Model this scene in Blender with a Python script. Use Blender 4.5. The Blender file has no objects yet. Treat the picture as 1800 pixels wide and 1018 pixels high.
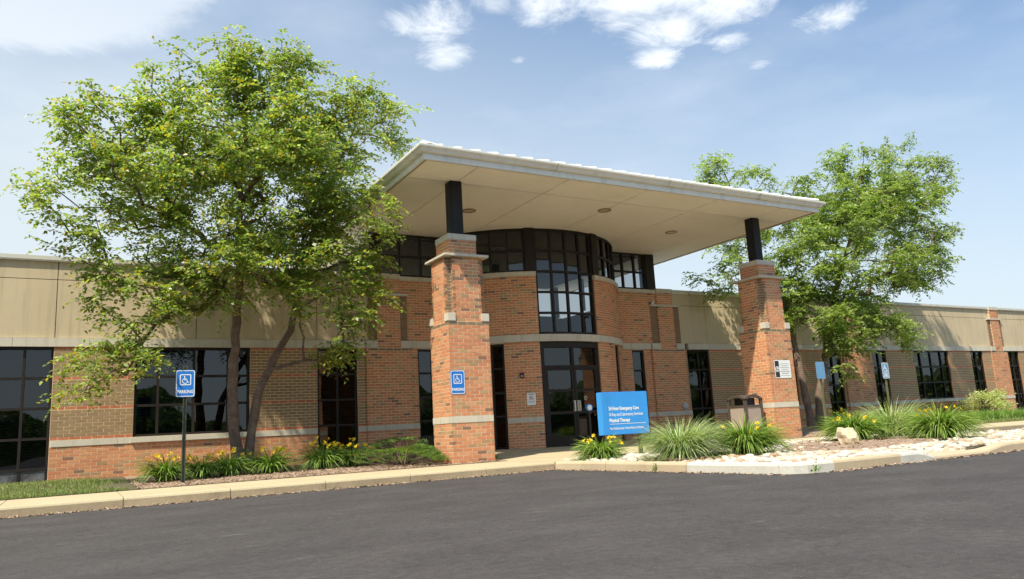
import bpy, bmesh, math, random
import numpy as np
from mathutils import Vector, Matrix

rnd = random.Random(7)
S = bpy.context.scene
COL = S.collection
R = math.radians

# ------------------------------------------------------------------ camera
CAM_LOC = Vector((0.0, 0.0, 0.5955))
YAW, PITCH, ROLL = R(30.03331), R(10.33220), R(-3.15104)
FPX = 1344.876
fwd = Vector((math.sin(YAW) * math.cos(PITCH), math.cos(YAW) * math.cos(PITCH), math.sin(PITCH)))
rgt0 = Vector((math.cos(YAW), -math.sin(YAW), 0))
up0 = rgt0.cross(fwd)
rgt = math.cos(ROLL) * rgt0 + math.sin(ROLL) * up0
upv = -math.sin(ROLL) * rgt0 + math.cos(ROLL) * up0
cam = bpy.data.cameras.new('camera')
cam.sensor_width = 36.0
cam.lens = FPX / 1800 * 36.0
cam.clip_end = 3000
camo = bpy.data.objects.new('camera', cam)
COL.objects.link(camo)
camo.matrix_world = Matrix(((rgt.x, upv.x, -fwd.x, CAM_LOC.x), (rgt.y, upv.y, -fwd.y, CAM_LOC.y),
                            (rgt.z, upv.z, -fwd.z, CAM_LOC.z), (0, 0, 0, 1)))
S.camera = camo

# ------------------------------------------------------------------ light
SUN = Vector((-0.54, -0.34, 1.0)).normalized()
SUN_STRENGTH, SKY_STRENGTH, EXPOSURE = 3.9, 0.15, 0.90
sun = bpy.data.lights.new('sun', 'SUN')
sun.energy = SUN_STRENGTH
sun.angle = R(0.8)
sun.color = (1.0, 0.92, 0.76)
suno = bpy.data.objects.new('sun', sun)
COL.objects.link(suno)
suno.rotation_euler = SUN.to_track_quat('Z', 'Y').to_euler()
suno.location = (-30, -20, 60)

w = bpy.data.worlds.new('World')
S.world = w
w.use_nodes = True
nt = w.node_tree
for n in list(nt.nodes):
    nt.nodes.remove(n)


def N(t, typ, **kw):
    n = t.nodes.new(typ)
    for k, v in kw.items():
        if k.startswith('i_'):
            key = k[2:]
            n.inputs[int(key) if key.isdigit() else key.replace('_', ' ')].default_value = v
        else:
            setattr(n, k, v)
    return n


def build_sky():
    L = nt.links.new
    out = N(nt, 'ShaderNodeOutputWorld')
    bg = N(nt, 'ShaderNodeBackground')
    bg.inputs[1].default_value = SKY_STRENGTH
    sky = N(nt, 'ShaderNodeTexSky', sky_type='NISHITA', sun_disc=False, sun_elevation=math.asin(SUN.z),
            sun_rotation=math.atan2(SUN.x, SUN.y) % (2 * math.pi), air_density=1.0, dust_density=1.6, ozone_density=1.4)
    tc = N(nt, 'ShaderNodeTexCoord')
    sep = N(nt, 'ShaderNodeSeparateXYZ')
    L(tc.outputs['Generated'], sep.inputs[0])
    # summer haze: milky white towards the horizon, all the way round
    mr = N(nt, 'ShaderNodeMapRange', i_1=0.05, i_2=0.70, i_3=0.94, i_4=0.0)
    mr.interpolation_type = 'SMOOTHSTEP'
    dt = N(nt, 'ShaderNodeVectorMath', operation='DOT_PRODUCT')
    L(tc.outputs['Generated'], dt.inputs[0])
    dt.inputs[1].default_value = (-0.80, 0.60, 0.0)
    hs = N(nt, 'ShaderNodeMath', operation='MULTIPLY_ADD', i_1=-0.20, i_2=0.0)
    L(dt.outputs['Value'], hs.inputs[0])
    hsum = N(nt, 'ShaderNodeMath', operation='ADD')
    L(sep.outputs[2], hsum.inputs[0])
    L(hs.outputs[0], hsum.inputs[1])
    L(hsum.outputs[0], mr.inputs[0])
    hz = N(nt, 'ShaderNodeMix', data_type='RGBA')
    L(mr.outputs[0], hz.inputs[0])
    dk = N(nt, 'ShaderNodeVectorMath', operation='MULTIPLY')
    dk.inputs[1].default_value = (0.46, 0.62, 0.71)
    L(sky.outputs[0], dk.inputs[0])
    L(dk.outputs[0], hz.inputs[6])
    hz.inputs[7].default_value = (2.92, 3.22, 3.34, 1)
    # clouds on a flat layer: direction / height
    zc = N(nt, 'ShaderNodeMath', operation='MAXIMUM', i_1=0.05)
    L(sep.outputs[2], zc.inputs[0])
    dv = N(nt, 'ShaderNodeVectorMath', operation='DIVIDE')
    cmb = N(nt, 'ShaderNodeCombineXYZ')
    for k in range(3):
        L(zc.outputs[0], cmb.inputs[k])
    L(tc.outputs['Generated'], dv.inputs[0])
    L(cmb.outputs[0], dv.inputs[1])
    # puffs of cloud: broad mask of soft patches on the layer x fine noise
    pats = [(0.72, 1.58, 0.15, 1.0), (0.83, 1.72, 0.11, 0.95), (0.78, 1.66, 0.09, 0.9), (0.83, 1.45, 0.10, 0.8), (0.96, 1.36, 0.19, 1.0), (1.13, 1.32, 0.20, 1.0), (1.22, 1.20, 0.2, 1.0), (1.31, 1.37, 0.17, 1.0), (1.38, 1.50, 0.11, 1.0),
            (1.36, 1.23, 0.17, 1.0), (1.50, 1.36, 0.09, 0.95), (1.69, 1.42, 0.08, 0.92), (1.66, 1.14, 0.12, 0.95), (1.03, 1.67, 0.035, 0.7), (0.62, 1.38, 0.13, 0.7),
            (-0.12, 1.90, 0.26, 0.55), (0.13, 1.88, 0.17, 0.5), (-0.25, 1.6, 0.4, 0.8), (1.0, 0.95, 0.45, 0.95), (0.3, 1.0, 0.4, 0.7), (-0.9, 0.3, 0.6, 0.8), (1.9, 0.1, 0.6, 0.8), (-0.3, -1.4, 0.7, 0.8), (1.2, -1.6, 0.7, 0.8)]
    acc = None
    for (px, py, r, a) in pats:
        sb = N(nt, 'ShaderNodeVectorMath', operation='DISTANCE')
        L(dv.outputs[0], sb.inputs[0])
        sb.inputs[1].default_value = (px, py, 1.0)
        m = N(nt, 'ShaderNodeMapRange', i_1=r * 1.45, i_2=0.0, i_3=0.0, i_4=a)
        m.interpolation_type = 'SMOOTHSTEP'
        L(sb.outputs['Value'], m.inputs[0])
        if acc is None:
            acc = m
        else:
            mx = N(nt, 'ShaderNodeMath', operation='MAXIMUM')
            L(acc.outputs[0], mx.inputs[0])
            L(m.outputs[0], mx.inputs[1])
            acc = mx
    nz = N(nt, 'ShaderNodeTexNoise', i_Scale=5.2, i_Detail=12.0, i_Roughness=0.70, i_Distortion=0.55)
    L(dv.outputs[0], nz.inputs['Vector'])
    ad = N(nt, 'ShaderNodeMath', operation='MULTIPLY_ADD', i_1=0.55, i_2=-0.02)
    L(acc.outputs[0], ad.inputs[0])
    sm = N(nt, 'ShaderNodeMath', operation='ADD')
    L(ad.outputs[0], sm.inputs[0])
    L(nz.outputs[0], sm.inputs[1])
    den = N(nt, 'ShaderNodeMapRange', i_1=0.69, i_2=1.15, i_3=0.0, i_4=0.93)
    den.interpolation_type = 'SMOOTHSTEP'
    L(sm.outputs[0], den.inputs[0])
    # thin veil
    nz2 = N(nt, 'ShaderNodeTexNoise', i_Scale=1.3, i_Detail=6.0, i_Roughness=0.55)
    L(dv.outputs[0], nz2.inputs['Vector'])
    vl = N(nt, 'ShaderNodeMapRange', i_1=0.46, i_2=0.72, i_3=0.0, i_4=0.22)
    L(nz2.outputs[0], vl.inputs[0])
    vb = N(nt, 'ShaderNodeVectorMath', operation='DISTANCE')
    L(dv.outputs[0], vb.inputs[0])
    vb.inputs[1].default_value = (-0.28, 1.62, 1.0)
    vbm = N(nt, 'ShaderNodeMath', operation='MULTIPLY_ADD', i_1=-0.22, i_2=0.0)
    L(nz.outputs[0], vbm.inputs[0])
    vba = N(nt, 'ShaderNodeMath', operation='ADD')
    L(vb.outputs['Value'], vba.inputs[0])
    L(vbm.outputs[0], vba.inputs[1])
    vbr = N(nt, 'ShaderNodeMapRange', i_1=0.47, i_2=0.34, i_3=0.0, i_4=0.45)
    vbr.interpolation_type = 'SMOOTHSTEP'
    L(vba.outputs[0], vbr.inputs[0])
    vlm = N(nt, 'ShaderNodeMath', operation='MAXIMUM')
    L(vl.outputs[0], vlm.inputs[0])
    L(vbr.outputs[0], vlm.inputs[1])
    vl = vlm
    mxx = N(nt, 'ShaderNodeMath', operation='MAXIMUM')
    L(den.outputs[0], mxx.inputs[0])
    L(vl.outputs[0], mxx.inputs[1])
    # clouds fade where they would stack up near the horizon
    fd = N(nt, 'ShaderNodeMapRange', i_1=0.20, i_2=0.40, i_3=0.0, i_4=1.0)
    L(sep.outputs[2], fd.inputs[0])
    mm = N(nt, 'ShaderNodeMath', operation='MULTIPLY')
    L(mxx.outputs[0], mm.inputs[0])
    L(fd.outputs[0], mm.inputs[1])
    cm = N(nt, 'ShaderNodeMix', data_type='RGBA')
    L(mm.outputs[0], cm.inputs[0])
    L(hz.outputs[2], cm.inputs[6])
    cm.inputs[7].default_value = (4.25, 4.4, 4.46, 1)
    L(cm.outputs[2], bg.inputs[0])
    L(bg.outputs[0], out.inputs[0])


build_sky()
S.view_settings.view_transform = 'Standard'
S.view_settings.look = 'None'
S.view_settings.exposure = EXPOSURE
S.view_settings.gamma = 1.0
S.view_settings.use_curve_mapping = False
S.cycles.max_bounces = 10
S.cycles.diffuse_bounces = 6
S.cycles.transmission_bounces = 8
S.cycles.transparent_max_bounces = 16
S.cycles.caustics_reflective = False
S.cycles.caustics_refractive = False
S.cycles.use_denoising = True
try:
    S.cycles.denoising_prefilter = 'FAST'
except Exception:
    pass


# ------------------------------------------------------------------ materials
def mat(name, color, rough=0.8, var=0.0, vscale=6.0, bump=0.0, bscale=60.0, metallic=0.0, spec=0.5, attr=None, var2=0.0, v2scale=1.2, dirt=None, translucent=0.0, streak=0.0):
    m = bpy.data.materials.new(name)
    m.use_nodes = True
    t = m.node_tree
    b = t.nodes['Principled BSDF']
    L = t.links.new
    b.inputs['Roughness'].default_value = rough
    b.inputs['Metallic'].default_value = metallic
    b.inputs['Specular IOR Level'].default_value = spec
    col = None
    if attr:
        a = N(t, 'ShaderNodeAttribute', attribute_name=attr)
        col = a.outputs['Color']
    else:
        c = N(t, 'ShaderNodeRGB')
        c.outputs[0].default_value = (*color, 1)
        col = c.outputs[0]
    tc = N(t, 'ShaderNodeTexCoord')
    geo = N(t, 'ShaderNodeNewGeometry')
    for (v, sc) in ((var, vscale), (var2, v2scale)):
        if v > 0:
            nz = N(t, 'ShaderNodeTexNoise', i_Scale=sc, i_Detail=6.0, i_Roughness=0.6)
            L(geo.outputs['Position'], nz.inputs['Vector'])
            mr = N(t, 'ShaderNodeMapRange', i_1=0.28, i_2=0.72, i_3=1.0 - v, i_4=1.0 + v)
            L(nz.outputs[0], mr.inputs[0])
            mx = N(t, 'ShaderNodeVectorMath', operation='SCALE')
            L(col, mx.inputs[0])
            L(mr.outputs[0], mx.inputs['Scale'])
            col = mx.outputs[0]
    if dirt:
        dcol, dscale, lo, hi, amt = dirt
        nz = N(t, 'ShaderNodeTexNoise', i_Scale=dscale, i_Detail=8.0, i_Roughness=0.7)
        L(geo.outputs['Position'], nz.inputs['Vector'])
        mr = N(t, 'ShaderNodeMapRange', i_1=lo, i_2=hi, i_3=0.0, i_4=amt)
        L(nz.outputs[0], mr.inputs[0])
        mx = N(t, 'ShaderNodeMix', data_type='RGBA')
        L(mr.outputs[0], mx.inputs[0])
        L(col, mx.inputs[6])
        mx.inputs[7].default_value = (*dcol, 1)
        col = mx.outputs[2]
    if streak:
        mp = N(t, 'ShaderNodeMapping')
        mp.inputs['Scale'].default_value = (7.0, 7.0, 0.45)
        L(geo.outputs['Position'], mp.inputs[0])
        nz = N(t, 'ShaderNodeTexNoise', i_Scale=1.0, i_Detail=5.0, i_Roughness=0.65)
        L(mp.outputs[0], nz.inputs['Vector'])
        mr = N(t, 'ShaderNodeMapRange', i_1=0.50, i_2=0.78, i_3=1.0, i_4=1.0 - streak)
        L(nz.outputs[0], mr.inputs[0])
        mx = N(t, 'ShaderNodeVectorMath', operation='SCALE')
        L(col, mx.inputs[0])
        L(mr.outputs[0], mx.inputs['Scale'])
        col = mx.outputs[0]
    L(col, b.inputs['Base Color'])
    if bump > 0:
        nz = N(t, 'ShaderNodeTexNoise', i_Scale=bscale, i_Detail=4.0, i_Roughness=0.6)
        L(geo.outputs['Position'], nz.inputs['Vector'])
        bp = N(t, 'ShaderNodeBump', i_Strength=bump, i_Distance=0.01)
        L(nz.outputs[0], bp.inputs['Height'])
        L(bp.outputs[0], b.inputs['Normal'])
    if translucent > 0:
        tr = N(t, 'ShaderNodeBsdfTranslucent')
        sc = N(t, 'ShaderNodeVectorMath', operation='MULTIPLY')
        L(col, sc.inputs[0])
        sc.inputs[1].default_value = (1.5, 1.6, 0.7)
        L(sc.outputs[0], tr.inputs[0])
        ms = N(t, 'ShaderNodeMixShader', i_0=translucent)
        L(b.outputs[0], ms.inputs[1])
        L(tr.outputs[0], ms.inputs[2])
        L(ms.outputs[0], t.nodes['Material Output'].inputs[0])
    return m


def glass_mat(name, tint, refl=1.0):
    m = bpy.data.materials.new(name)
    m.use_nodes = True
    t = m.node_tree
    L = t.links.new
    t.nodes.remove(t.nodes['Principled BSDF'])
    tr = N(t, 'ShaderNodeBsdfTransparent')
    tr.inputs[0].default_value = (*tint, 1)
    gl = N(t, 'ShaderNodeBsdfGlossy', i_Roughness=0.012)
    gl.inputs[0].default_value = (0.92, 0.96, 1.0, 1)
    geo = N(t, 'ShaderNodeNewGeometry')
    nz = N(t, 'ShaderNodeTexNoise', i_Scale=1.1, i_Detail=1.0)
    L(geo.outputs['Position'], nz.inputs['Vector'])
    bp = N(t, 'ShaderNodeBump', i_Strength=0.05, i_Distance=0.05)
    L(nz.outputs[0], bp.inputs['Height'])
    L(bp.outputs[0], gl.inputs['Normal'])
    fr = N(t, 'ShaderNodeFresnel', i_IOR=1.66)
    mu = N(t, 'ShaderNodeMath', operation='MULTIPLY', i_1=refl, use_clamp=True)
    L(fr.outputs[0], mu.inputs[0])
    ms = N(t, 'ShaderNodeMixShader')
    L(mu.outputs[0], ms.inputs[0])
    L(tr.outputs[0], ms.inputs[1])
    L(gl.outputs[0], ms.inputs[2])
    L(ms.outputs[0], t.nodes['Material Output'].inputs[0])
    return m


MT = {}
MT['brick'] = mat('brick_clay', (0.4, 0.17, 0.09), 0.88, attr='tint', var=0.16, vscale=45, bump=0.35, bscale=140)
MT['mortar'] = mat('mortar', (0.70, 0.555, 0.37), 0.95, var=0.1, vscale=12, bump=0.3, bscale=120)
MT['stone'] = mat('limestone', (0.56, 0.51, 0.41), 0.85, var=0.05, vscale=30, var2=0.08, v2scale=1.5, bump=0.12, bscale=150, streak=0.25)
MT['stucco'] = mat('stucco', (0.54, 0.438, 0.282), 0.93, var=0.03, vscale=60, var2=0.07, v2scale=0.9, bump=0.25, bscale=220, streak=0.22)
MT['coping'] = mat('coping_metal', (0.58, 0.56, 0.47), 0.5, var2=0.05, v2scale=1.0)
MT['white_metal'] = mat('painted_white_metal', (0.79, 0.77, 0.69), 0.45, var2=0.04, v2scale=1.2, dirt=((0.42, 0.38, 0.3), 3.0, 0.6, 0.85, 0.35), streak=0.22)
MT['soffit'] = mat('soffit_board', (0.93, 0.885, 0.79), 0.8, var2=0.05, v2scale=0.5, dirt=((0.62, 0.5, 0.36), 0.9, 0.56, 0.8, 0.35))
MT['bronze'] = mat('dark_bronze', (0.024, 0.018, 0.015), 0.5, spec=0.22, var2=0.1, v2scale=2.0)
MT['steel'] = mat('dark_painted_steel', (0.018, 0.018, 0.019), 0.55, spec=0.25, var2=0.15, v2scale=3)
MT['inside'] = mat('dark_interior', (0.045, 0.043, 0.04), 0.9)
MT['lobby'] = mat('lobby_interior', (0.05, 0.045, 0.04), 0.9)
MT['blind'] = mat('window_blind', (0.27, 0.265, 0.235), 0.7)
MT['brick_end'] = mat('brick_end', (0.33, 0.175, 0.095), 0.9, var=0.2, vscale=20)
MT['spandrel'] = mat('spandrel_panel', (0.05, 0.048, 0.05), 0.35, dirt=((0.30, 0.30, 0.32), 2.5, 0.45, 0.75, 0.7))
MT['glass'] = glass_mat('tinted_glass', (0.27, 0.28, 0.27))
MT['glass_lobby'] = glass_mat('lobby_glass', (0.43, 0.45, 0.45))
MT['concrete'] = mat('concrete', (0.45, 0.365, 0.225), 0.9, var=0.06, vscale=40, var2=0.09, v2scale=0.9, bump=0.25, bscale=160, dirt=((0.30, 0.22, 0.13), 2.2, 0.58, 0.82, 0.45))
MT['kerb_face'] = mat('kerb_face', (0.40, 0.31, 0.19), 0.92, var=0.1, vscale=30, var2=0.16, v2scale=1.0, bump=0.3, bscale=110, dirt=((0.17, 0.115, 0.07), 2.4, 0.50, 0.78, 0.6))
MT['kerb_tan'] = mat('kerb_tan', (0.47, 0.37, 0.24), 0.9, var=0.08, vscale=35, var2=0.1, v2scale=1.1, bump=0.3, bscale=120, dirt=((0.26, 0.17, 0.1), 2.6, 0.55, 0.8, 0.5))
MT['kerb_white'] = mat('kerb_white', (0.53, 0.505, 0.435), 0.9, var=0.08, vscale=30, var2=0.1, v2scale=1.4, bump=0.35, bscale=90, dirt=((0.33, 0.3, 0.25), 3.4, 0.52, 0.8, 0.6))
MT['mulch'] = mat('mulch', (0.29, 0.205, 0.142), 0.95, var=0.4, vscale=55, var2=0.2, v2scale=4, bump=1.0, bscale=70)
MT['chip'] = mat('mulch_chip', (0.2, 0.13, 0.085), 0.95, attr='tint', var=0.2, vscale=50)
MT['soil'] = mat('soil', (0.09, 0.075, 0.04), 0.95, var=0.3, vscale=15)
MT['blade'] = mat('grass_blade', (0.1, 0.16, 0.04), 0.6, attr='tint', translucent=0.3)
MT['leaf'] = mat('leaf', (0.1, 0.16, 0.04), 0.36, attr='tint', translucent=0.55, spec=0.6)
MT['bark'] = mat('birch_bark', (0.155, 0.105, 0.08), 0.95, var=0.35, vscale=26, var2=0.25, v2scale=5, bump=1.0, bscale=45, dirt=((0.30, 0.235, 0.19), 9.0, 0.52, 0.72, 0.7))
MT['rock'] = mat('boulder_rock', (0.52, 0.42, 0.28), 0.9, var=0.2, vscale=9, bump=0.7, bscale=20)
for k, c in enumerate([(0.53, 0.485, 0.40), (0.47, 0.41, 0.31), (0.36, 0.275, 0.18), (0.26, 0.22, 0.17), (0.34, 0.205, 0.115), (0.50, 0.465, 0.395)]):
    MT['stone%d' % k] = mat('river_stone', c, 0.8, var=0.12, vscale=20, bump=0.15, bscale=60)
MT['sign_blue'] = mat('sign_blue', (0.012, 0.165, 0.56), 0.38, var2=0.05, v2scale=3)
MT['board_blue'] = mat('board_blue', (0.045, 0.30, 0.72), 0.33, var2=0.07, v2scale=1.6, streak=0.12)
MT['faded_blue'] = mat('faded_blue', (0.13, 0.29, 0.47), 0.5, var2=0.12, v2scale=5)
MT['sign_white'] = mat('sign_white', (0.78, 0.78, 0.76), 0.45)
MT['ink'] = mat('sign_ink', (0.02, 0.02, 0.02), 0.5)
MT['ink_grey'] = mat('sign_ink_grey', (0.33, 0.33, 0.32), 0.5)
MT['ink_red'] = mat('sign_ink_red', (0.5, 0.06, 0.05), 0.5)
MT['galv'] = mat('weathered_green_post', (0.16, 0.155, 0.075), 0.55, var2=0.25, v2scale=6, metallic=0.15)
MT['post_dark'] = mat('dark_green_post', (0.05, 0.055, 0.035), 0.55, var2=0.25, v2scale=6)
MT['black'] = mat('black_plastic', (0.012, 0.012, 0.013), 0.4)
MT['chrome'] = mat('brushed_steel', (0.55, 0.5, 0.42), 0.35, metallic=0.8)
MT['bin_frame'] = mat('bin_brown_frame', (0.075, 0.058, 0.046), 0.5)
MT['bin_panel'] = mat('bin_pebble_panel', (0.33, 0.265, 0.22), 0.9, var=0.35, vscale=90, bump=0.6, bscale=110)
MT['red'] = mat('alarm_red', (0.55, 0.02, 0.02), 0.4)
MT['petal'] = mat('lily_petal', (0.82, 0.56, 0.02), 0.5, translucent=0.25)
MT['lens'] = mat('light_lens', (0.55, 0.48, 0.36), 0.4)
MT['light_trim'] = mat('light_trim', (0.33, 0.24, 0.15), 0.5)
MT['paint_line'] = mat('line_paint', (0.72, 0.72, 0.7), 0.7)
MT['grey_disc'] = mat('grey_cover', (0.48, 0.48, 0.46), 0.5)


def asphalt_mat():
    m = bpy.data.materials.new('asphalt')
    m.use_nodes = True
    t = m.node_tree
    L = t.links.new
    b = t.nodes['Principled BSDF']
    geo = N(t, 'ShaderNodeNewGeometry')
    P = geo.outputs['Position']
    fine = N(t, 'ShaderNodeTexNoise', i_Scale=90.0, i_Detail=3.0, i_Roughness=0.7)
    L(P, fine.inputs['Vector'])
    mp = N(t, 'ShaderNodeMapping')
    mp.inputs['Rotation'].default_value = (0, 0, R(-24))
    mp.inputs['Scale'].default_value = (0.75, 1.1, 1)
    L(P, mp.inputs[0])
    broad = N(t, 'ShaderNodeTexNoise', i_Scale=1.3, i_Detail=9.0, i_Roughness=0.68)
    L(mp.outputs[0], broad.inputs['Vector'])
    r1 = N(t, 'ShaderNodeValToRGB')
    r1.color_ramp.elements[0].position = 0.32
    r1.color_ramp.elements[0].color = (0.046, 0.041, 0.0395, 1)
    r1.color_ramp.elements[1].position = 0.72
    r1.color_ramp.elements[1].color = (0.072, 0.0645, 0.0615, 1)
    L(broad.outputs[0], r1.inputs[0])
    f2 = N(t, 'ShaderNodeMapRange', i_1=0.25, i_2=0.75, i_3=0.72, i_4=1.3)
    L(fine.outputs[0], f2.inputs[0])
    sc = N(t, 'ShaderNodeVectorMath', operation='SCALE')
    L(r1.outputs[0], sc.inputs[0])
    L(f2.outputs[0], sc.inputs['Scale'])
    mid = N(t, 'ShaderNodeTexNoise', i_Scale=15.0, i_Detail=4.0, i_Roughness=0.75)
    L(P, mid.inputs['Vector'])
    m2 = N(t, 'ShaderNodeMapRange', i_1=0.3, i_2=0.7, i_3=0.76, i_4=1.26)
    L(mid.outputs[0], m2.inputs[0])
    sc2 = N(t, 'ShaderNodeVectorMath', operation='SCALE')
    L(sc.outputs[0], sc2.inputs[0])
    L(m2.outputs[0], sc2.inputs['Scale'])
    sc = sc2
    # pale scuffs where stones show through the sealer
    sn = N(t, 'ShaderNodeTexNoise', i_Scale=2.3, i_Detail=9.0, i_Roughness=0.78)
    mp2 = N(t, 'ShaderNodeMapping')
    mp2.inputs['Location'].default_value = (3.1, 7.7, 0)
    mp2.inputs['Scale'].default_value = (0.55, 2.4, 1)
    mp2.inputs['Rotation'].default_value = (0, 0, R(17))
    L(P, mp2.inputs[0])
    L(mp2.outputs[0], sn.inputs['Vector'])
    sm = N(t, 'ShaderNodeMapRange', i_1=0.615, i_2=0.74, i_3=0.0, i_4=0.8)
    L(sn.outputs[0], sm.inputs[0])
    mx = N(t, 'ShaderNodeMix', data_type='RGBA')
    L(sm.outputs[0], mx.inputs[0])
    L(sc.outputs[0], mx.inputs[6])
    mx.inputs[7].default_value = (0.21, 0.195, 0.18, 1)
    # scattered pale aggregate
    vo = N(t, 'ShaderNodeTexVoronoi', i_Scale=26.0)
    L(P, vo.inputs['Vector'])
    vm = N(t, 'ShaderNodeMapRange', i_1=0.10, i_2=0.05, i_3=0.0, i_4=1.0)
    L(vo.outputs['Distance'], vm.inputs[0])
    vs = N(t, 'ShaderNodeSeparateColor')
    L(vo.outputs['Color'], vs.inputs[0])
    vg = N(t, 'ShaderNodeMath', operation='GREATER_THAN', i_1=0.80)
    L(vs.outputs[0], vg.inputs[0])
    vmul = N(t, 'ShaderNodeMath', operation='MULTIPLY')
    L(vm.outputs[0], vmul.inputs[0])
    L(vg.outputs[0], vmul.inputs[1])
    mx3 = N(t, 'ShaderNodeMix', data_type='RGBA')
    L(vmul.outputs[0], mx3.inputs[0])
    L(mx.outputs[2], mx3.inputs[6])
    mx3.inputs[7].default_value = (0.24, 0.22, 0.20, 1)
    mx = mx3
    # oil stains
    on = N(t, 'ShaderNodeTexNoise', i_Scale=0.55, i_Detail=5.0, i_Roughness=0.6)
    L(P, on.inputs['Vector'])
    om = N(t, 'ShaderNodeMapRange', i_1=0.60, i_2=0.74, i_3=0.0, i_4=0.4)
    L(on.outputs[0], om.inputs[0])
    mx2 = N(t, 'ShaderNodeMix', data_type='RGBA')
    L(om.outputs[0], mx2.inputs[0])
    L(mx.outputs[2], mx2.inputs[6])
    mx2.inputs[7].default_value = (0.045, 0.042, 0.042, 1)
    # hairline cracks
    cw = N(t, 'ShaderNodeTexNoise', i_Scale=1.4, i_Detail=5.0)
    L(P, cw.inputs['Vector'])
    cs_ = N(t, 'ShaderNodeVectorMath', operation='SCALE')
    cs_.inputs['Scale'].default_value = 0.9
    L(cw.outputs['Color'], cs_.inputs[0])
    ca = N(t, 'ShaderNodeVectorMath', operation='ADD')
    L(P, ca.inputs[0])
    L(cs_.outputs[0], ca.inputs[1])
    cv = N(t, 'ShaderNodeTexVoronoi', feature='DISTANCE_TO_EDGE', i_Scale=0.23)
    L(ca.outputs[0], cv.inputs['Vector'])
    cr = N(t, 'ShaderNodeMapRange', i_1=0.0, i_2=0.0024, i_3=0.35, i_4=0.0)
    L(cv.outputs['Distance'], cr.inputs[0])
    mx4 = N(t, 'ShaderNodeMix', data_type='RGBA')
    L(cr.outputs[0], mx4.inputs[0])
    L(mx2.outputs[2], mx4.inputs[6])
    mx4.inputs[7].default_value = (0.018, 0.017, 0.017, 1)
    L(mx4.outputs[2], b.inputs['Base Color'])
    b.inputs['Roughness'].default_value = 0.85
    b.inputs['Specular IOR Level'].default_value = 0.3
    bp = N(t, 'ShaderNodeBump', i_Strength=0.6, i_Distance=0.006)
    L(fine.outputs[0], bp.inputs['Height'])
    L(bp.outputs[0], b.inputs['Normal'])
    return m


MT['asphalt'] = asphalt_mat()


# ------------------------------------------------------------------ object helpers
def wloc(o):
    v = Vector((0, 0, 0))
    while o is not None:
        v += Vector(o.location)
        o = o.parent
    return v


def tag(o, label=None, cat=None, group=None, kind=None):
    if label: o['label'] = label
    if cat: o['category'] = cat
    if group: o['group'] = group
    if kind: o['kind'] = kind
    return o


def thing(name, label, cat, loc=(0, 0, 0), group=None, rotz=0):
    o = bpy.data.objects.new(name, None)
    o.empty_display_size = 0.2
    COL.objects.link(o)
    o.location = loc
    o.rotation_euler = (0, 0, rotz)
    return tag(o, label, cat, group)


def place(name, me, parent=None, loc=(0, 0, 0), rotz=0.0, kind=None):
    o = bpy.data.objects.new(name, me)
    COL.objects.link(o)
    o.parent = parent
    o.location = loc
    if rotz: o.rotation_euler = (0, 0, rotz)
    if kind: o['kind'] = kind
    return o


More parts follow.
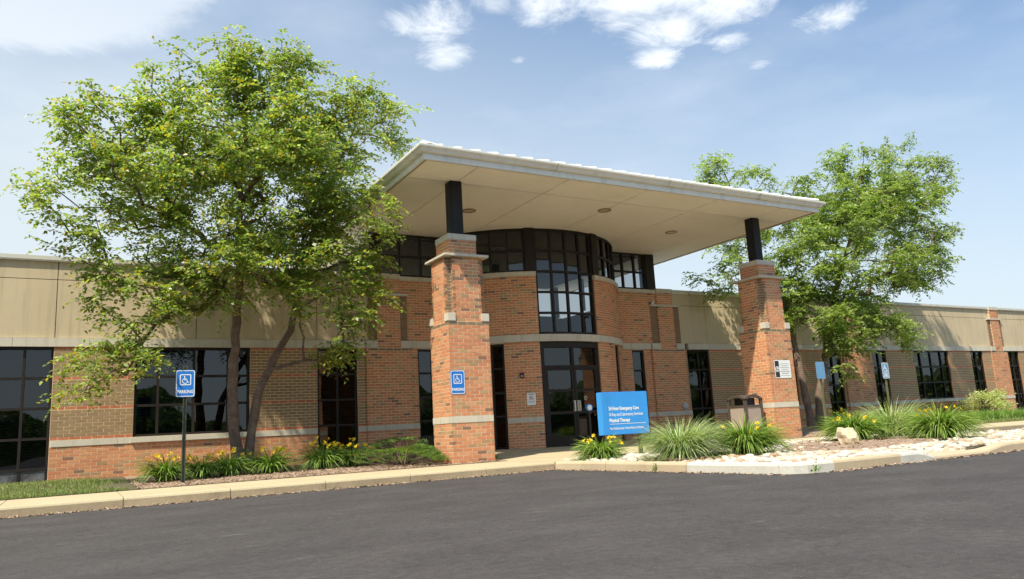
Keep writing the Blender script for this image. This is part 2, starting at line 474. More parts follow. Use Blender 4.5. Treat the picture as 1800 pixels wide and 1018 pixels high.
class MB:
    """mesh builder, world coordinates unless local=True at build"""

    def __init__(s):
        s.v, s.f, s.m, s.t = [], [], [], []
        s.mats = []

    def mi(s, m):
        if m not in s.mats: s.mats.append(m)
        return s.mats.index(m)

    def face(s, pts, m, tint=None):
        i = len(s.v)
        s.v += [tuple(p) for p in pts]
        s.f.append(tuple(range(i, i + len(pts))))
        s.m.append(s.mi(m))
        if tint is not None: s.t += [tint] * len(pts)

    def mesh(s, pts, faces, m, tint=None):
        i = len(s.v)
        s.v += [tuple(p) for p in pts]
        k = s.mi(m)
        for f in faces:
            s.f.append(tuple(i + q for q in f))
            s.m.append(k)
        if tint is not None: s.t += [tint] * len(pts)

    def box(s, x0, x1, y0, y1, z0, z1, m, bev=0.0):
        if bev > 0:
            bm = bmesh.new()
            bmesh.ops.create_cube(bm, size=1)
            for v in bm.verts:
                v.co = Vector((x0 + (v.co.x + .5) * (x1 - x0), y0 + (v.co.y + .5) * (y1 - y0), z0 + (v.co.z + .5) * (z1 - z0)))
            bmesh.ops.bevel(bm, geom=bm.edges[:], offset=bev, segments=2, affect='EDGES')
            bm.verts.index_update()
            s.mesh([v.co for v in bm.verts], [[v.index for v in f.verts] for f in bm.faces], m)
            bm.free()
            return
        p = [(x0, y0, z0), (x1, y0, z0), (x1, y1, z0), (x0, y1, z0), (x0, y0, z1), (x1, y0, z1), (x1, y1, z1), (x0, y1, z1)]
        s.mesh(p, [(0, 3, 2, 1), (4, 5, 6, 7), (0, 1, 5, 4), (1, 2, 6, 5), (2, 3, 7, 6), (3, 0, 4, 7)], m)

    def tube(s, p0, p1, r0, r1, m, n=8, caps=True):
        p0, p1 = Vector(p0), Vector(p1)
        d = (p1 - p0)
        if d.length < 1e-6: return
        q = d.to_track_quat('Z', 'X')
        a = [p0 + q @ Vector((r0 * math.cos(2 * math.pi * k / n), r0 * math.sin(2 * math.pi * k / n), 0)) for k in range(n)]
        b = [p1 + q @ Vector((r1 * math.cos(2 * math.pi * k / n), r1 * math.sin(2 * math.pi * k / n), 0)) for k in range(n)]
        fs = [(k, (k + 1) % n, n + (k + 1) % n, n + k) for k in range(n)]
        if caps: fs += [tuple(range(n - 1, -1, -1)), tuple(range(n, 2 * n))]
        s.mesh(a + b, fs, m)

    def polytube(s, pts, rad, m, n=8):
        """continuous tube along a polyline"""
        pts = [Vector(p) for p in pts]
        rings = []
        ref = Vector((0.31, 0.95, 0.05))
        for i, p in enumerate(pts):
            d = (pts[min(i + 1, len(pts) - 1)] - pts[max(i - 1, 0)]).normalized()
            a = d.cross(ref).normalized()
            b = d.cross(a).normalized()
            rings.append([p + rad[i] * (math.cos(2 * math.pi * k / n) * a + math.sin(2 * math.pi * k / n) * b) for k in range(n)])
        fs = []
        for i in range(len(pts) - 1):
            for k in range(n):
                fs.append((i * n + k, i * n + (k + 1) % n, (i + 1) * n + (k + 1) % n, (i + 1) * n + k))
        fs.append(tuple(range(n)))
        fs.append(tuple((len(pts) - 1) * n + k for k in range(n - 1, -1, -1)))
        s.mesh([p for r in rings for p in r], fs, m)

    def data(s, name, off=(0, 0, 0), smooth=False):
        me = bpy.data.meshes.new(name)
        ox, oy, oz = off
        me.from_pydata([(x - ox, y - oy, z - oz) for x, y, z in s.v], [], s.f)
        for m in s.mats: me.materials.append(m)
        if len(s.mats) > 1: me.polygons.foreach_set('material_index', s.m)
        if s.t:
            a = me.attributes.new('tint', 'FLOAT_COLOR', 'POINT')
            a.data.foreach_set('color', [c for t in s.t for c in (t[0], t[1], t[2], 1.0)])
        if smooth: me.polygons.foreach_set('use_smooth', [True] * len(me.polygons))
        me.update()
        return me

    def build(s, name, parent=None, smooth=False, kind=None, local=False):
        off = (0, 0, 0) if local or parent is None else wloc(parent)
        return place(name, s.data(name, off, smooth), parent, kind=kind)


# surfaces: (u along the face, d depth into the wall, z)
class Plane:
    seg = 1e9

    def __init__(s, x, y, ang=0.0):
        s.o, s.a = (x, y), ang
        s.c, s.s = math.cos(ang), math.sin(ang)

    def pt(s, u, d, z):
        return (s.o[0] + s.c * u - s.s * d, s.o[1] + s.s * u + s.c * d, z)

    def ang(s, u):
        return s.a


class Cyl:
    seg = 0.14

    def __init__(s, x, y, r):
        s.o, s.r = (x, y), r

    def pt(s, u, d, z):
        t = u / s.r
        return (s.o[0] + (s.r - d) * math.sin(t), s.o[1] - (s.r - d) * math.cos(t), z)

    def ang(s, u):
        return u / s.r


def sbox(mb, S_, u0, u1, d0, d1, z0, z1, m, back=True):
    n = max(1, int(math.ceil((u1 - u0) / S_.seg)))
    us = [u0 + (u1 - u0) * k / n for k in range(n + 1)]
    p = []
    for u in us:
        p += [S_.pt(u, d0, z0), S_.pt(u, d0, z1), S_.pt(u, d1, z0), S_.pt(u, d1, z1)]
    f = []
    for k in range(n):
        a, b = 4 * k, 4 * k + 4
        f += [(a, b, b + 1, a + 1), (a + 1, b + 1, b + 3, a + 3), (a, a + 2, b + 2, b)]
        if back: f.append((a + 2, a + 3, b + 3, b + 2))
    e = 4 * n
    f += [(0, 1, 3, 2), (e, e + 2, e + 3, e + 1)]
    mb.mesh(p, f, m)


def sheet(mb, S_, u0, u1, z0, z1, d, m, openings=()):
    us = sorted({u0, u1, *[q for o in openings for q in o[:2] if u0 < q < u1]})
    zs = sorted({z0, z1, *[q for o in openings for q in o[2:] if z0 < q < z1]})
    for i in range(len(us) - 1):
        for j in range(len(zs) - 1):
            um, zm = (us[i] + us[i + 1]) / 2, (zs[j] + zs[j + 1]) / 2
            if any(o[0] < um < o[1] and o[2] < zm < o[3] for o in openings): continue
            n = max(1, int(math.ceil((us[i + 1] - us[i]) / S_.seg)))
            for k in range(n):
                a = us[i] + (us[i + 1] - us[i]) * k / n
                b = us[i] + (us[i + 1] - us[i]) * (k + 1) / n
                mb.face([S_.pt(a, d, zs[j]), S_.pt(b, d, zs[j]), S_.pt(b, d, zs[j + 1]), S_.pt(a, d, zs[j + 1])], m)


# ------------------------------------------------------------------ bricks
REDS = [(0.57, 0.238, 0.108), (0.55, 0.222, 0.098), (0.585, 0.262, 0.124), (0.54, 0.208, 0.092), (0.59, 0.28, 0.136), (0.56, 0.232, 0.106), (0.51, 0.196, 0.092)]
BROWNS = [(0.42, 0.25, 0.118), (0.38, 0.22, 0.106), (0.45, 0.275, 0.135)]
DARKS = [(0.27, 0.125, 0.075), (0.24, 0.13, 0.08)]
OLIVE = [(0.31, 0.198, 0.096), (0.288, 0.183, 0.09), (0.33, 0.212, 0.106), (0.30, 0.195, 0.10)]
BAND = [(0.47, 0.15, 0.068), (0.50, 0.165, 0.075), (0.44, 0.135, 0.062)]
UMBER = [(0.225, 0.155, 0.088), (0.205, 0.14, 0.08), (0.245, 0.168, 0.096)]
PALS = {'olive': OLIVE, 'band': BAND, 'umber': UMBER}


def pick(kind):
    if kind == 'red':
        r = rnd.random()
        if r < 0.79: return rnd.choice(REDS)
        if r < 0.955: return rnd.choice(BROWNS)
        return rnd.choice(DARKS)
    return rnd.choice(PALS[kind])


BR_H, JOINT, BR_L = 0.0575, 0.0130, 0.1905


def brick_pts(L, h, depth=0.055):
    a, b = L / 2, h / 2
    p = [(-a, 0, -b), (a, 0, -b), (a, 0, b), (-a, 0, b), (-a, depth, -b), (a, depth, -b), (a, depth, b), (-a, depth, b)]
    return p, [(0, 1, 2, 3), (1, 5, 6, 2), (4, 0, 3, 7), (3, 2, 6, 7), (4, 5, 1, 0)]


class Bricks:
    """collects the bricks of one thing; the 300 that show largest become objects, the rest one part"""

    def __init__(s):
        s.rec = []

    def lay(s, S_, u0, u1, z0, n, pitch, kindf, openings=(), wall=None, inset=None, shift=0.0, d0=0.0):
        h = pitch - JOINT
        mod = BR_L + JOINT
        for k in range(n):
            zc = z0 + (k + 0.5) * pitch
            iv = [(u0, u1)]
            for o in openings:
                if o[2] < zc < o[3]:
                    nv = []
                    for a, b in iv:
                        if o[1] <= a or o[0] >= b:
                            nv.append((a, b))
                        else:
                            if o[0] > a: nv.append((a, o[0]))
                            if o[1] < b: nv.append((o[1], b))
                    iv = nv
            kind = kindf(k)
            din = (inset(k) if inset else 0.0) + d0
            off = shift + (mod / 2 if k % 2 else 0.0)
            for a, b in iv:
                i0 = math.floor((a - u0 - off) / mod)
                u = u0 + off + i0 * mod
                keep = None
                while u < b - 0.02:
                    l0, l1 = max(u + JOINT / 2, a + (JOINT / 2 if a > u0 + 1e-6 else 0)), min(u + mod - JOINT / 2, b)
                    u += mod
                    if b - l1 < 0.055:
                        l1, u = b, b
                    if l1 - l0 < 0.055 and l1 < b:
                        keep = l0
                        continue
                    if keep is not None:
                        l0, keep = keep, None
                    if l1 - l0 < 0.02: continue
                    s.rec.append((S_, (l0 + l1) / 2, zc, l1 - l0, h, din + rnd.uniform(-0.0010, 0.0010), kind, wall, pick(kind)))

    def emit(s, root, nmax=300):
        def area(r):
            S_, u, z, L, h, d = r[:6]
            p = Vector(S_.pt(u, d, z))
            a = S_.ang(u)
            nrm = Vector((math.sin(a), -math.cos(a), 0))
            v = p - CAM_LOC
            dep = v.dot(fwd)
            if dep < 0.5: return 0
            x, y = v.dot(rgt) / dep, v.dot(upv) / dep
            if abs(x) > 0.66 or abs(y) > 0.37: return 0
            cosv = -nrm.dot(v.normalized())
            return 0 if cosv <= 0 else L * h * cosv / (dep * dep)
        order = sorted(range(len(s.rec)), key=lambda i: -area(s.rec[i]))
        top = set(i for i in order[:nmax] if area(s.rec[i]) > 0)
        mb = MB()
        cache = {}
        ro = wloc(root)
        for i, (S_, u, z, L, h, d, kind, wall, col) in enumerate(s.rec):
            a = S_.ang(u)
            p = S_.pt(u, d, z)
            if i in top:
                key = (round(L, 3), round(h, 4), col)
                if key not in cache:
                    b = MB()
                    pts, fs = brick_pts(round(L, 3), h)
                    b.mesh(pts, fs, MT['brick'], col)
                    cache[key] = b.data('brick')
                par = wall or root
                place('brick', cache[key], par, Vector(p) - wloc(par), a)
            else:
                pts, fs = brick_pts(L, h)
                c, sn = math.cos(a), math.sin(a)
                mb.mesh([(p[0] + c * x - sn * y, p[1] + sn * x + c * y, p[2] + zz) for x, y, zz in pts], fs, MT['brick'], col)
        if mb.v: mb.build('brick', root, kind='stuff')


# ================================================================== GROUND
ZA = -0.135                      # asphalt level; the walkway top is 0
g = MB()
g.face([(-150, -150, ZA), (250, -150, ZA), (250, 160, ZA), (-150, 160, ZA)], MT['asphalt'])
tag(g.build('parking_lot'), kind='structure')


def smooth(t):
    t = max(0.0, min(1.0, t))
    return t * t * (3 - 2 * t)


def bumpy(x, y):
    return 0.010 * math.sin(3.1 * x + 1.3 * y) + 0.008 * math.sin(7.3 * x - 5.1 * y + 1.0) + 0.006 * math.sin(13 * x + 11 * y)


def bed_z(x, y):
    if x < 11:
        return 0.012 + 0.055 * smooth((y - 13.1) / 3.5) + 0.6 * bumpy(x, y) * smooth((y - 13.1) / 0.4)
    return 0.012 + 0.17 * smooth((y - 13.3) / 3.0) * (1 - 0.55 * smooth((x - 22) / 4)) + 0.6 * bumpy(x, y) * smooth((y - 13.1) / 0.4)


def bed_sheet(name, x0, x1, y0, y1, m, step=0.14):
    nx, ny = int((x1 - x0) / step) + 1, int((y1 - y0) / step) + 1
    b = MB()
    pts, fs = [], []
    for j in range(ny + 1):
        for i in range(nx + 1):
            x, y = x0 + (x1 - x0) * i / nx, y0 + (y1 - y0) * j / ny
            pts.append((x, y, bed_z(x, y)))
    for j in range(ny):
        for i in range(nx):
            a = j * (nx + 1) + i
            fs.append((a, a + 1, a + nx + 2, a + nx + 1))
    b.mesh(pts, fs, m)
    o = b.build(name, smooth=True)
    return tag(o, kind='structure')


def island_z(x, y):
    return -0.035 + bumpy(x, y)


def chips(name, n, sampler, zf):
    b = MB()
    cols = [(0.37, 0.25, 0.17), (0.29, 0.19, 0.125), (0.43, 0.31, 0.22), (0.20, 0.125, 0.08), (0.34, 0.25, 0.18)]
    for _ in range(n):
        x, y = sampler()
        a, l, wd = rnd.uniform(0, 6.28), rnd.uniform(0.02, 0.075), rnd.uniform(0.006, 0.018)
        t1, t2 = rnd.uniform(-0.35, 0.35), rnd.uniform(-0.5, 0.5)
        z = zf(x, y) + 0.006
        ux, uy = math.cos(a), math.sin(a)
        p = []
        for su, sv in ((-1, -1), (1, -1), (1, 1), (-1, 1)):
            p.append((x + su * l / 2 * ux - sv * wd / 2 * uy, y + su * l / 2 * uy + sv * wd / 2 * ux, z + abs(t1) * l / 2 + su * t1 * l / 2 + sv * t2 * wd / 2))
        b.face(p, MT['chip'], rnd.choice(cols))
    o = b.build(name)
    return tag(o, kind='stuff')


def inpoly(x, y, poly):
    c = False
    j = len(poly) - 1
    for i in range(len(poly)):
        xi, yi = poly[i]
        xj, yj = poly[j]
        if (yi > y) != (yj > y) and x < (xj - xi) * (y - yi) / (yj - yi) + xi: c = not c
        j = i
    return c


bed_sheet('mulch_bed', 0.95, 7.30, 13.105, 18.12, MT['mulch'])
bed_sheet('mulch_bed', 15.02, 24.6, 13.105, 18.12, MT['mulch'])
bed_sheet('lawn', -9.0, 0.95, 13.105, 18.12, MT['soil'], 0.3)
bed_sheet('lawn', 24.6, 60.0, 13.105, 18.12, MT['soil'], 0.5)
chips('mulch_chips', 5200, lambda: (rnd.uniform(0.9, 7.2), 13.12 + 3.2 * rnd.random() ** 1.5), bed_z)
chips('mulch_chips', 1500, lambda: (rnd.uniform(15.1, 22), rnd.uniform(13.12, 16.3)), bed_z)


def blades(n, sampler, zf, h0, h1, wd, cols, lean=0.5):
    b = MB()
    for _ in range(n):
        x, y = sampler()
        z = zf(x, y)
        a = rnd.uniform(0, 6.283)
        h = rnd.uniform(h0, h1)
        l = rnd.uniform(0.1, lean) * h
        wx, wy = wd / 2 * math.sin(a), -wd / 2 * math.cos(a)
        mx, my = x + 0.35 * l * math.cos(a), y + 0.35 * l * math.sin(a)
        tx, ty = x + l * math.cos(a), y + l * math.sin(a)
        b.mesh([(x - wx, y - wy, z), (x + wx, y + wy, z), (mx + wx * .8, my + wy * .8, z + h * .6), (mx - wx * .8, my - wy * .8, z + h * .6), (tx, ty, z + h)],
               [(0, 1, 2, 3), (3, 2, 4)], MT['blade'], rnd.choice(cols))
    return b


GR = [(0.15, 0.23, 0.045), (0.19, 0.27, 0.06), (0.13, 0.20, 0.042), (0.27, 0.30, 0.10), (0.34, 0.32, 0.14)]


def lawn_left():
    while True:
        x, y = rnd.uniform(-2.2, 1.0), 13.13 + 4.9 * rnd.random() ** 1.4
        if x < 0.62 + 0.25 * math.sin(y * 2.1) + rnd.gauss(0, 0.06): return x, y


tag(blades(15000, lawn_left, bed_z, 0.025, 0.065, 0.008, GR).build('grass'), kind='stuff')


def lawn_right():
    y = 13.15 + 4.6 * rnd.random() ** 1.6
    return rnd.uniform(max(19.5, 17.8 + (y - 13.1) * 3), 40), y


tag(blades(22000, lawn_right, bed_z, 0.04, 0.09, 0.012, GR).build('grass'), kind='stuff')

# walkway along the building: one slab per joint
walk = thing('walkway', None, None)
tag(walk, kind='structure')


def slab(parent, x0, x1, yf, yb, m, gap=0.005):
    prof = [(yf, ZA - 0.15), (yf, -0.035), (yf + 0.012, -0.012), (yf + 0.035, -0.001), (yb, 0.004), (yb, ZA - 0.15)]
    b = MB()
    xa, xb = x0 + gap, x1 - gap
    n = len(prof)
    b.mesh([(xa, y, z) for y, z in prof] + [(xb, y, z) for y, z in prof],
           [(k, k + 1, n + k + 1, n + k) for k in range(1, n - 1)] + [tuple(range(n - 1, -1, -1)), tuple(range(n, 2 * n))], m)
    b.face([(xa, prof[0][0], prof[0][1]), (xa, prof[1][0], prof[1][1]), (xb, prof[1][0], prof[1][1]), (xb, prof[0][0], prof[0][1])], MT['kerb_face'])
    b.build('slab', parent)


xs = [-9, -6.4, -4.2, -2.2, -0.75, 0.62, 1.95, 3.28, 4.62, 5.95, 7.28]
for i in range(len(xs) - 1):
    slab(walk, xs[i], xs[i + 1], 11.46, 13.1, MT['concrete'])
b = MB()
b.box(-9, 7.28, 11.5, 13.08, ZA - .1, -0.008, MT['soil'])
b.build('joint_bed', walk)
# entrance apron, rising to the doors
ap = MB()
for (x0, x1) in ((7.28, 9.2), (9.2, 11.2), (11.2, 13.2), (13.2, 15.02)):
    for (y0, y1) in ((12.05, 13.45), (13.45, 15.0), (15.0, 18.12)):
        zf = lambda y: 0.003 + 0.0295 * max(0, y - 13.3)
        q = MB()
        e = 0.005
        q.mesh([(x0 + e, y0 + e, zf(y0)), (x1 - e, y0 + e, zf(y0)), (x1 - e, y1 - e, zf(y1)), (x0 + e, y1 - e, zf(y1)),
                (x0 + e, y0 + e, -.3), (x1 - e, y0 + e, -.3), (x1 - e, y1 - e, -.3), (x0 + e, y1 - e, -.3)],
               [(0, 1, 2, 3), (4, 5, 1, 0), (5, 6, 2, 1), (6, 7, 3, 2), (7, 4, 0, 3)], MT['concrete'])
        q.build('slab', walk)
q = MB()
q.mesh([(7.29, 11.46, -.002), (8.2, 11.5, -.002), (8.2, 12.05, .003), (7.29, 12.05, .003), (7.29, 11.46, -.3), (8.2, 11.5, -.3), (8.2, 12.05, -.3), (7.29, 12.05, -.3)],
       [(0, 1, 2, 3), (4, 5, 1, 0), (5, 6, 2, 1), (6, 7, 3, 2), (7, 4, 0, 3)], MT['concrete'])
q.build('slab', walk)
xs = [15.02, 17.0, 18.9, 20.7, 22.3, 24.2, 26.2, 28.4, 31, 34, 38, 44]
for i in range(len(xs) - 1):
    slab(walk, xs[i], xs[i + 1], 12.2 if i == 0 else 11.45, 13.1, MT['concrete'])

# parking stripe in the far aisle
b = MB()
b.box(20.2, 25.5, 10.55, 10.67, ZA + 0.002, ZA + 0.005, MT['paint_line'])
tag(b.build('parking_stripe'), kind='structure')

def kerb_dirt():
    t = rnd.random()
    if t < .62: return rnd.uniform(-3, 7.3), 11.45 - abs(rnd.gauss(0, .05))
    if t < .82:
        y = rnd.uniform(6.7, 11.4)
        return 7.28 + (11.45 - y) * .075 - abs(rnd.gauss(0, .05)), y
    return rnd.uniform(8, 14), 6.52 - abs(rnd.gauss(0, .05))


chips('kerb_debris', 2600, kerb_dirt, lambda x, y: ZA - .002)

# ------------------------------------------------ island with river stones
ISL = [(7.35, 12.02), (7.45, 11.3), (7.50, 9.5), (7.55, 8.4), (7.62, 7.05), (7.74, 6.74), (8.02, 6.58), (8.30, 6.55), (9.6, 6.53), (10.35, 6.53), (12.1, 6.53), (22, 6.4), (22, 7.6), (17.9, 9.0), (16.8, 9.7), (16.2, 11.0), (15.9, 12.02)]
kerb = thing('kerb', None, None)
tag(kerb, kind='structure')


def kerb_piece(pts, m, ztop=None, wd=0.17):
    """pts along the outer face, island on the left-hand side when walking the path"""
    n = len(pts)
    ztop = ztop or [0.0] * n
    P = [Vector((x, y)) for x, y in pts]
    b = MB()
    rows = []
    for i in range(n):
        d = (P[min(i + 1, n - 1)] - P[max(i - 1, 0)]).normalized()
        nr = Vector((-d.y, d.x))
        wi = wd[i] if isinstance(wd, list) else wd
        prof = [(0, ZA - .1), (0, ztop[i] - 0.035), (0.012, ztop[i] - 0.01), (0.035, ztop[i]), (wi, ztop[i] + 0.002 + (.05 if wi > .3 else 0)), (wi, ZA - .1)]
        rows.append([(P[i].x + nr.x * o, P[i].y + nr.y * o, z) for o, z in prof])
    k = len(rows[0])
    fs = []
    for i in range(n - 1):
        for j in range(k - 1):
            fs.append((i * k + j, (i + 1) * k + j, (i + 1) * k + j + 1, i * k + j + 1))
    fs += [tuple(range(k)), tuple((n - 1) * k + j for j in range(k - 1, -1, -1))]
    b.mesh([p for r in rows for p in r], fs, m)
    return b.build('kerb_stone', kerb)


kerb_piece([(7.30, 11.455), (7.44, 10.9), (7.47, 10.25)], MT['kerb_tan'])
kerb_piece([(7.471, 10.24), (7.50, 9.4), (7.535, 8.42)], MT['kerb_tan'])
kerb_piece([(7.536, 8.41), (7.58, 7.7), (7.62, 7.05), (7.66, 6.88)], MT['kerb_white'])
kerb_piece([(7.661, 6.875), (7.75, 6.72), (7.88, 6.62), (8.02, 6.58), (8.28, 6.55)], MT['kerb_white'])
kerb_piece([(8.29, 6.55), (8.9, 6.54), (9.59, 6.53)], MT['kerb_tan'])
kerb_piece([(9.6, 6.53), (9.95, 6.53), (10.1, 6.53), (10.35, 6.53)], MT['kerb_white'], [0, 0, -0.015, -0.075], [.17, .17, .22, .42])
kerb_piece([(10.36, 6.53), (11.2, 6.53), (11.6, 6.53)], MT['kerb_tan'], [-0.075, -0.08, -0.075], [.42, .42, .42])
kerb_piece([(11.61, 6.53), (12.0, 6.53), (12.25, 6.53), (13.6, 6.51)], MT['kerb_tan'], [-0.075, -0.02, 0.0, 0.0], [.42, .22, .17, .17])
kerb_piece([(13.61, 6.51), (17.0, 6.46), (22, 6.4)], MT['kerb_tan'])

ISL2 = [(7.60, 12.0), (7.62, 10.0), (7.68, 8.4), (7.76, 7.05), (7.9, 6.85), (8.1, 6.72), (10.2, 6.70), (12.0, 6.70), (22, 6.6), (22, 7.6), (17.9, 9.0), (16.8, 9.7), (16.2, 11.0), (15.9, 12.02)]
b = MB()
nx, ny = 140, 60
pts, fs, idx = [], [], {}
for j in range(ny):
    for i in range(nx):
        x0, y0 = 7.4 + 14.6 * i / nx, 6.6 + 5.42 * j / ny
        cx_, cy_ = x0 + 7.3 / nx, y0 + 2.71 / ny
        if inpoly(cx_, cy_, ISL2):
            q = []
            for (a, c) in ((i, j), (i + 1, j), (i + 1, j + 1), (i, j + 1)):
                if (a, c) not in idx:
                    x, y = 7.4 + 14.6 * a / nx, 6.6 + 5.42 * c / ny
                    idx[(a, c)] = len(pts)
                    dip = -0.05 * max(0, 1 - abs(x - 11.0) / 0.9) * max(0, 1 - (y - 6.6) / 0.7)
                    pts.append((x, y, island_z(x, y) + dip))
                q.append(idx[(a, c)])
            fs.append(tuple(q))
b.mesh(pts, fs, MT['soil'])
tag(b.build('planting_island', smooth=True), kind='structure')

M1 = [(7.80, 9.85), (7.80, 9.0), (8.5, 8.75), (9.35, 8.55), (9.95, 8.95), (9.6, 10.0), (8.6, 10.2)]
M2 = [(10.3, 9.0), (9.98, 8.5), (10.35, 7.9), (10.95, 7.65), (11.5, 7.8), (12.4, 7.98), (13.2, 8.05), (15.6, 9.2), (15.9, 11.4), (13.2, 11.1), (11.4, 10.2)]


def mulch_mound(poly, hmax):
    cx_, cy_ = sum(p[0] for p in poly) / len(poly), sum(p[1] for p in poly) / len(poly)
    b = MB()
    dense = []
    for i in range(len(poly)):
        p, q = poly[i], poly[(i + 1) % len(poly)]
        for k in range(6):
            t = k / 6
            dense.append((p[0] + (q[0] - p[0]) * t + rnd.uniform(-.03, .03), p[1] + (q[1] - p[1]) * t + rnd.uniform(-.03, .03)))
    rings = [1.0, 0.93, 0.8, 0.6, 0.35]
    pts = []
    for r in rings:
        for (x, y) in dense:
            X, Y = cx_ + (x - cx_) * r, cy_ + (y - cy_) * r
            pts.append((X, Y, -0.05 + (hmax + 0.05) * smooth((1 - r) / 0.25) + bumpy(X * 1.7, Y * 1.7) * (1 if r < 1 else 0)))
    pts.append((cx_, cy_, hmax))
    n = len(dense)
    fs = []
    for k in range(len(rings) - 1):
        for i in range(n):
            fs.append((k * n + i, k * n + (i + 1) % n, (k + 1) * n + (i + 1) % n, (k + 1) * n + i))
    k = len(rings) - 1
    for i in range(n): fs.append((k * n + i, k * n + (i + 1) % n, len(pts) - 1))
    b.mesh(pts, fs, MT['mulch'])
    return tag(b.build('mulch_bed', smooth=True), kind='structure')


mulch_mound(M1, 0.02)
mulch_mound(M2, 0.03)


def samp(poly, sh=0.93):
    xs_, ys_ = [p[0] for p in poly], [p[1] for p in poly]
    while True:
        x, y = rnd.uniform(min(xs_), max(xs_)), rnd.uniform(min(ys_), max(ys_))
        if inpoly(x, y, poly): return x, y


chips('mulch_chips', 700, lambda: samp(M1), lambda x, y: 0.015)
chips('mulch_chips', 1800, lambda: samp(M2), lambda x, y: 0.024)
STRIP = [(9.42, 8.42), (9.62, 8.62), (10.75, 7.22), (10.5, 7.06)]
b = MB()
b.mesh([(x, y, 0.012) for x, y in STRIP] + [(x, y, -0.1) for x, y in STRIP], [(3, 2, 1, 0), (0, 1, 5, 4), (1, 2, 6, 5), (2, 3, 7, 6), (3, 0, 4, 7)], MT['kerb_tan'])
tag(b.build('concrete_edging'), kind='structure')

# stones: eight shapes x six colours
shapes = []
for k in range(8):
    bm = bmesh.new()
    bmesh.ops.create_icosphere(bm, subdivisions=2, radius=1)
    sx, sy, sz = rnd.uniform(0.8, 1.25), rnd.uniform(0.6, 0.9), rnd.uniform(0.38, 0.62)
    for v in bm.verts:
        f = 1 + rnd.uniform(-0.06, 0.06) + .12 * math.sin(2.1 * v.co.x + k) * math.cos(1.7 * v.co.y + 2 * k)
        v.co = Vector((v.co.x * sx * f, v.co.y * sy * f, v.co.z * sz * f))
    bm.verts.index_update()
    shapes.append(([v.co.copy() for v in bm.verts], [[v.index for v in f.verts] for f in bm.faces]))
    bm.free()
smesh = {}


def stone_mesh(k, c):
    if (k, c) not in smesh:
        b = MB()
        b.mesh(shapes[k][0], shapes[k][1], MT['stone%d' % c])
        smesh[(k, c)] = b.data('stone', smooth=True)
    return smesh[(k, c)]


bed = thing('stone_bed', None, None)
tag(bed, kind='structure')
ISLI = [(7.70, 12.0), (7.70, 8.4), (7.79, 7.1), (7.9, 6.85), (8.1, 6.74), (10.2, 6.71), (10.4, 6.78), (11.5, 6.78), (11.9, 6.71), (22, 6.6), (21.5, 7.5), (17.7, 8.9), (16.6, 9.6), (16.0, 10.9), (15.7, 11.95), (8.3, 11.95)]
recs = []
tries = 0
cell = {}
while len(recs) < 4600 and tries < 110000:
    tries += 1
    x, y = rnd.uniform(7.7, 21.5), 6.7 + 5.2 * rnd.random() ** 1.3
    if not inpoly(x, y, ISLI) or inpoly(x, y, STRIP): continue
    if (inpoly(x, y, M1) or inpoly(x, y, M2)) and rnd.random() > 0.012: continue
    r = rnd.choice([0.035, 0.045, 0.05, 0.06, 0.07, 0.085])
    if y > 9.5: r *= 1.15
    key = (int(x / 0.15), int(y / 0.15))
    ok = True
    for a in (-1, 0, 1):
        for c in (-1, 0, 1):
            for (X, Y, Rr) in cell.get((key[0] + a, key[1] + c), ()):
                if (X - x) ** 2 + (Y - y) ** 2 < (0.60 * (r + Rr)) ** 2: ok = False
    if not ok: continue
    cell.setdefault(key, []).append((x, y, r))
    dip = 0.045 * max(0, 1 - abs(x - 11.0) / 0.9) * max(0, 1 - (y - 6.6) / 0.7)
    recs.append((x, y, island_z(x, y) + r * 0.22 - dip, r, rnd.randrange(8), rnd.choices(range(6), (30, 27, 19, 8, 6, 24))[0], rnd.uniform(0, 6.28), rnd.uniform(-.3, .3)))
recs.sort(key=lambda q: -q[3] / math.hypot(q[0], q[1]))
mb = MB()
for i, (x, y, z, r, k, c, a, tl) in enumerate(recs):
    if i < 300:
        o = place('stone', stone_mesh(k, c), bed, (x, y, z))
        o.rotation_euler = (tl, 0, a)
        o.scale = (r, r, r)
    else:
        mtx = Matrix.Rotation(a, 3, 'Z') @ Matrix.Rotation(tl, 3, 'X')
        mb.mesh([Vector((x, y, z)) + r * (mtx @ v) for v in shapes[k][0]], shapes[k][1], MT['stone%d' % c])
mb.build('stone', bed, smooth=True, kind='stuff')

# ================================================================== BUILDING
YW = 18.13
building = thing('clinic_building', 'low red brick clinic with beige stucco parapet, curved glass entrance bay and dark windows', 'building', (11.19, YW, 0))
WALL = Plane(0, YW)
DC, DR = (11.19, 19.603), 3.233
DRUM = Cyl(DC[0], DC[1], DR)
dg = lambda a: R(a) * DR
ZB0, ZB1, ZU0, ZU1, ZP, ZC0, ZC1 = 0.737, 0.864, 2.754, 2.941, 4.16, 4.548, 4.642
PT = 0.0675
BB = Bricks()


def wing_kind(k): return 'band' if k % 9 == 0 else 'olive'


def wing_inset(k): return 0.0018 if k % 9 == 0 else 0.0


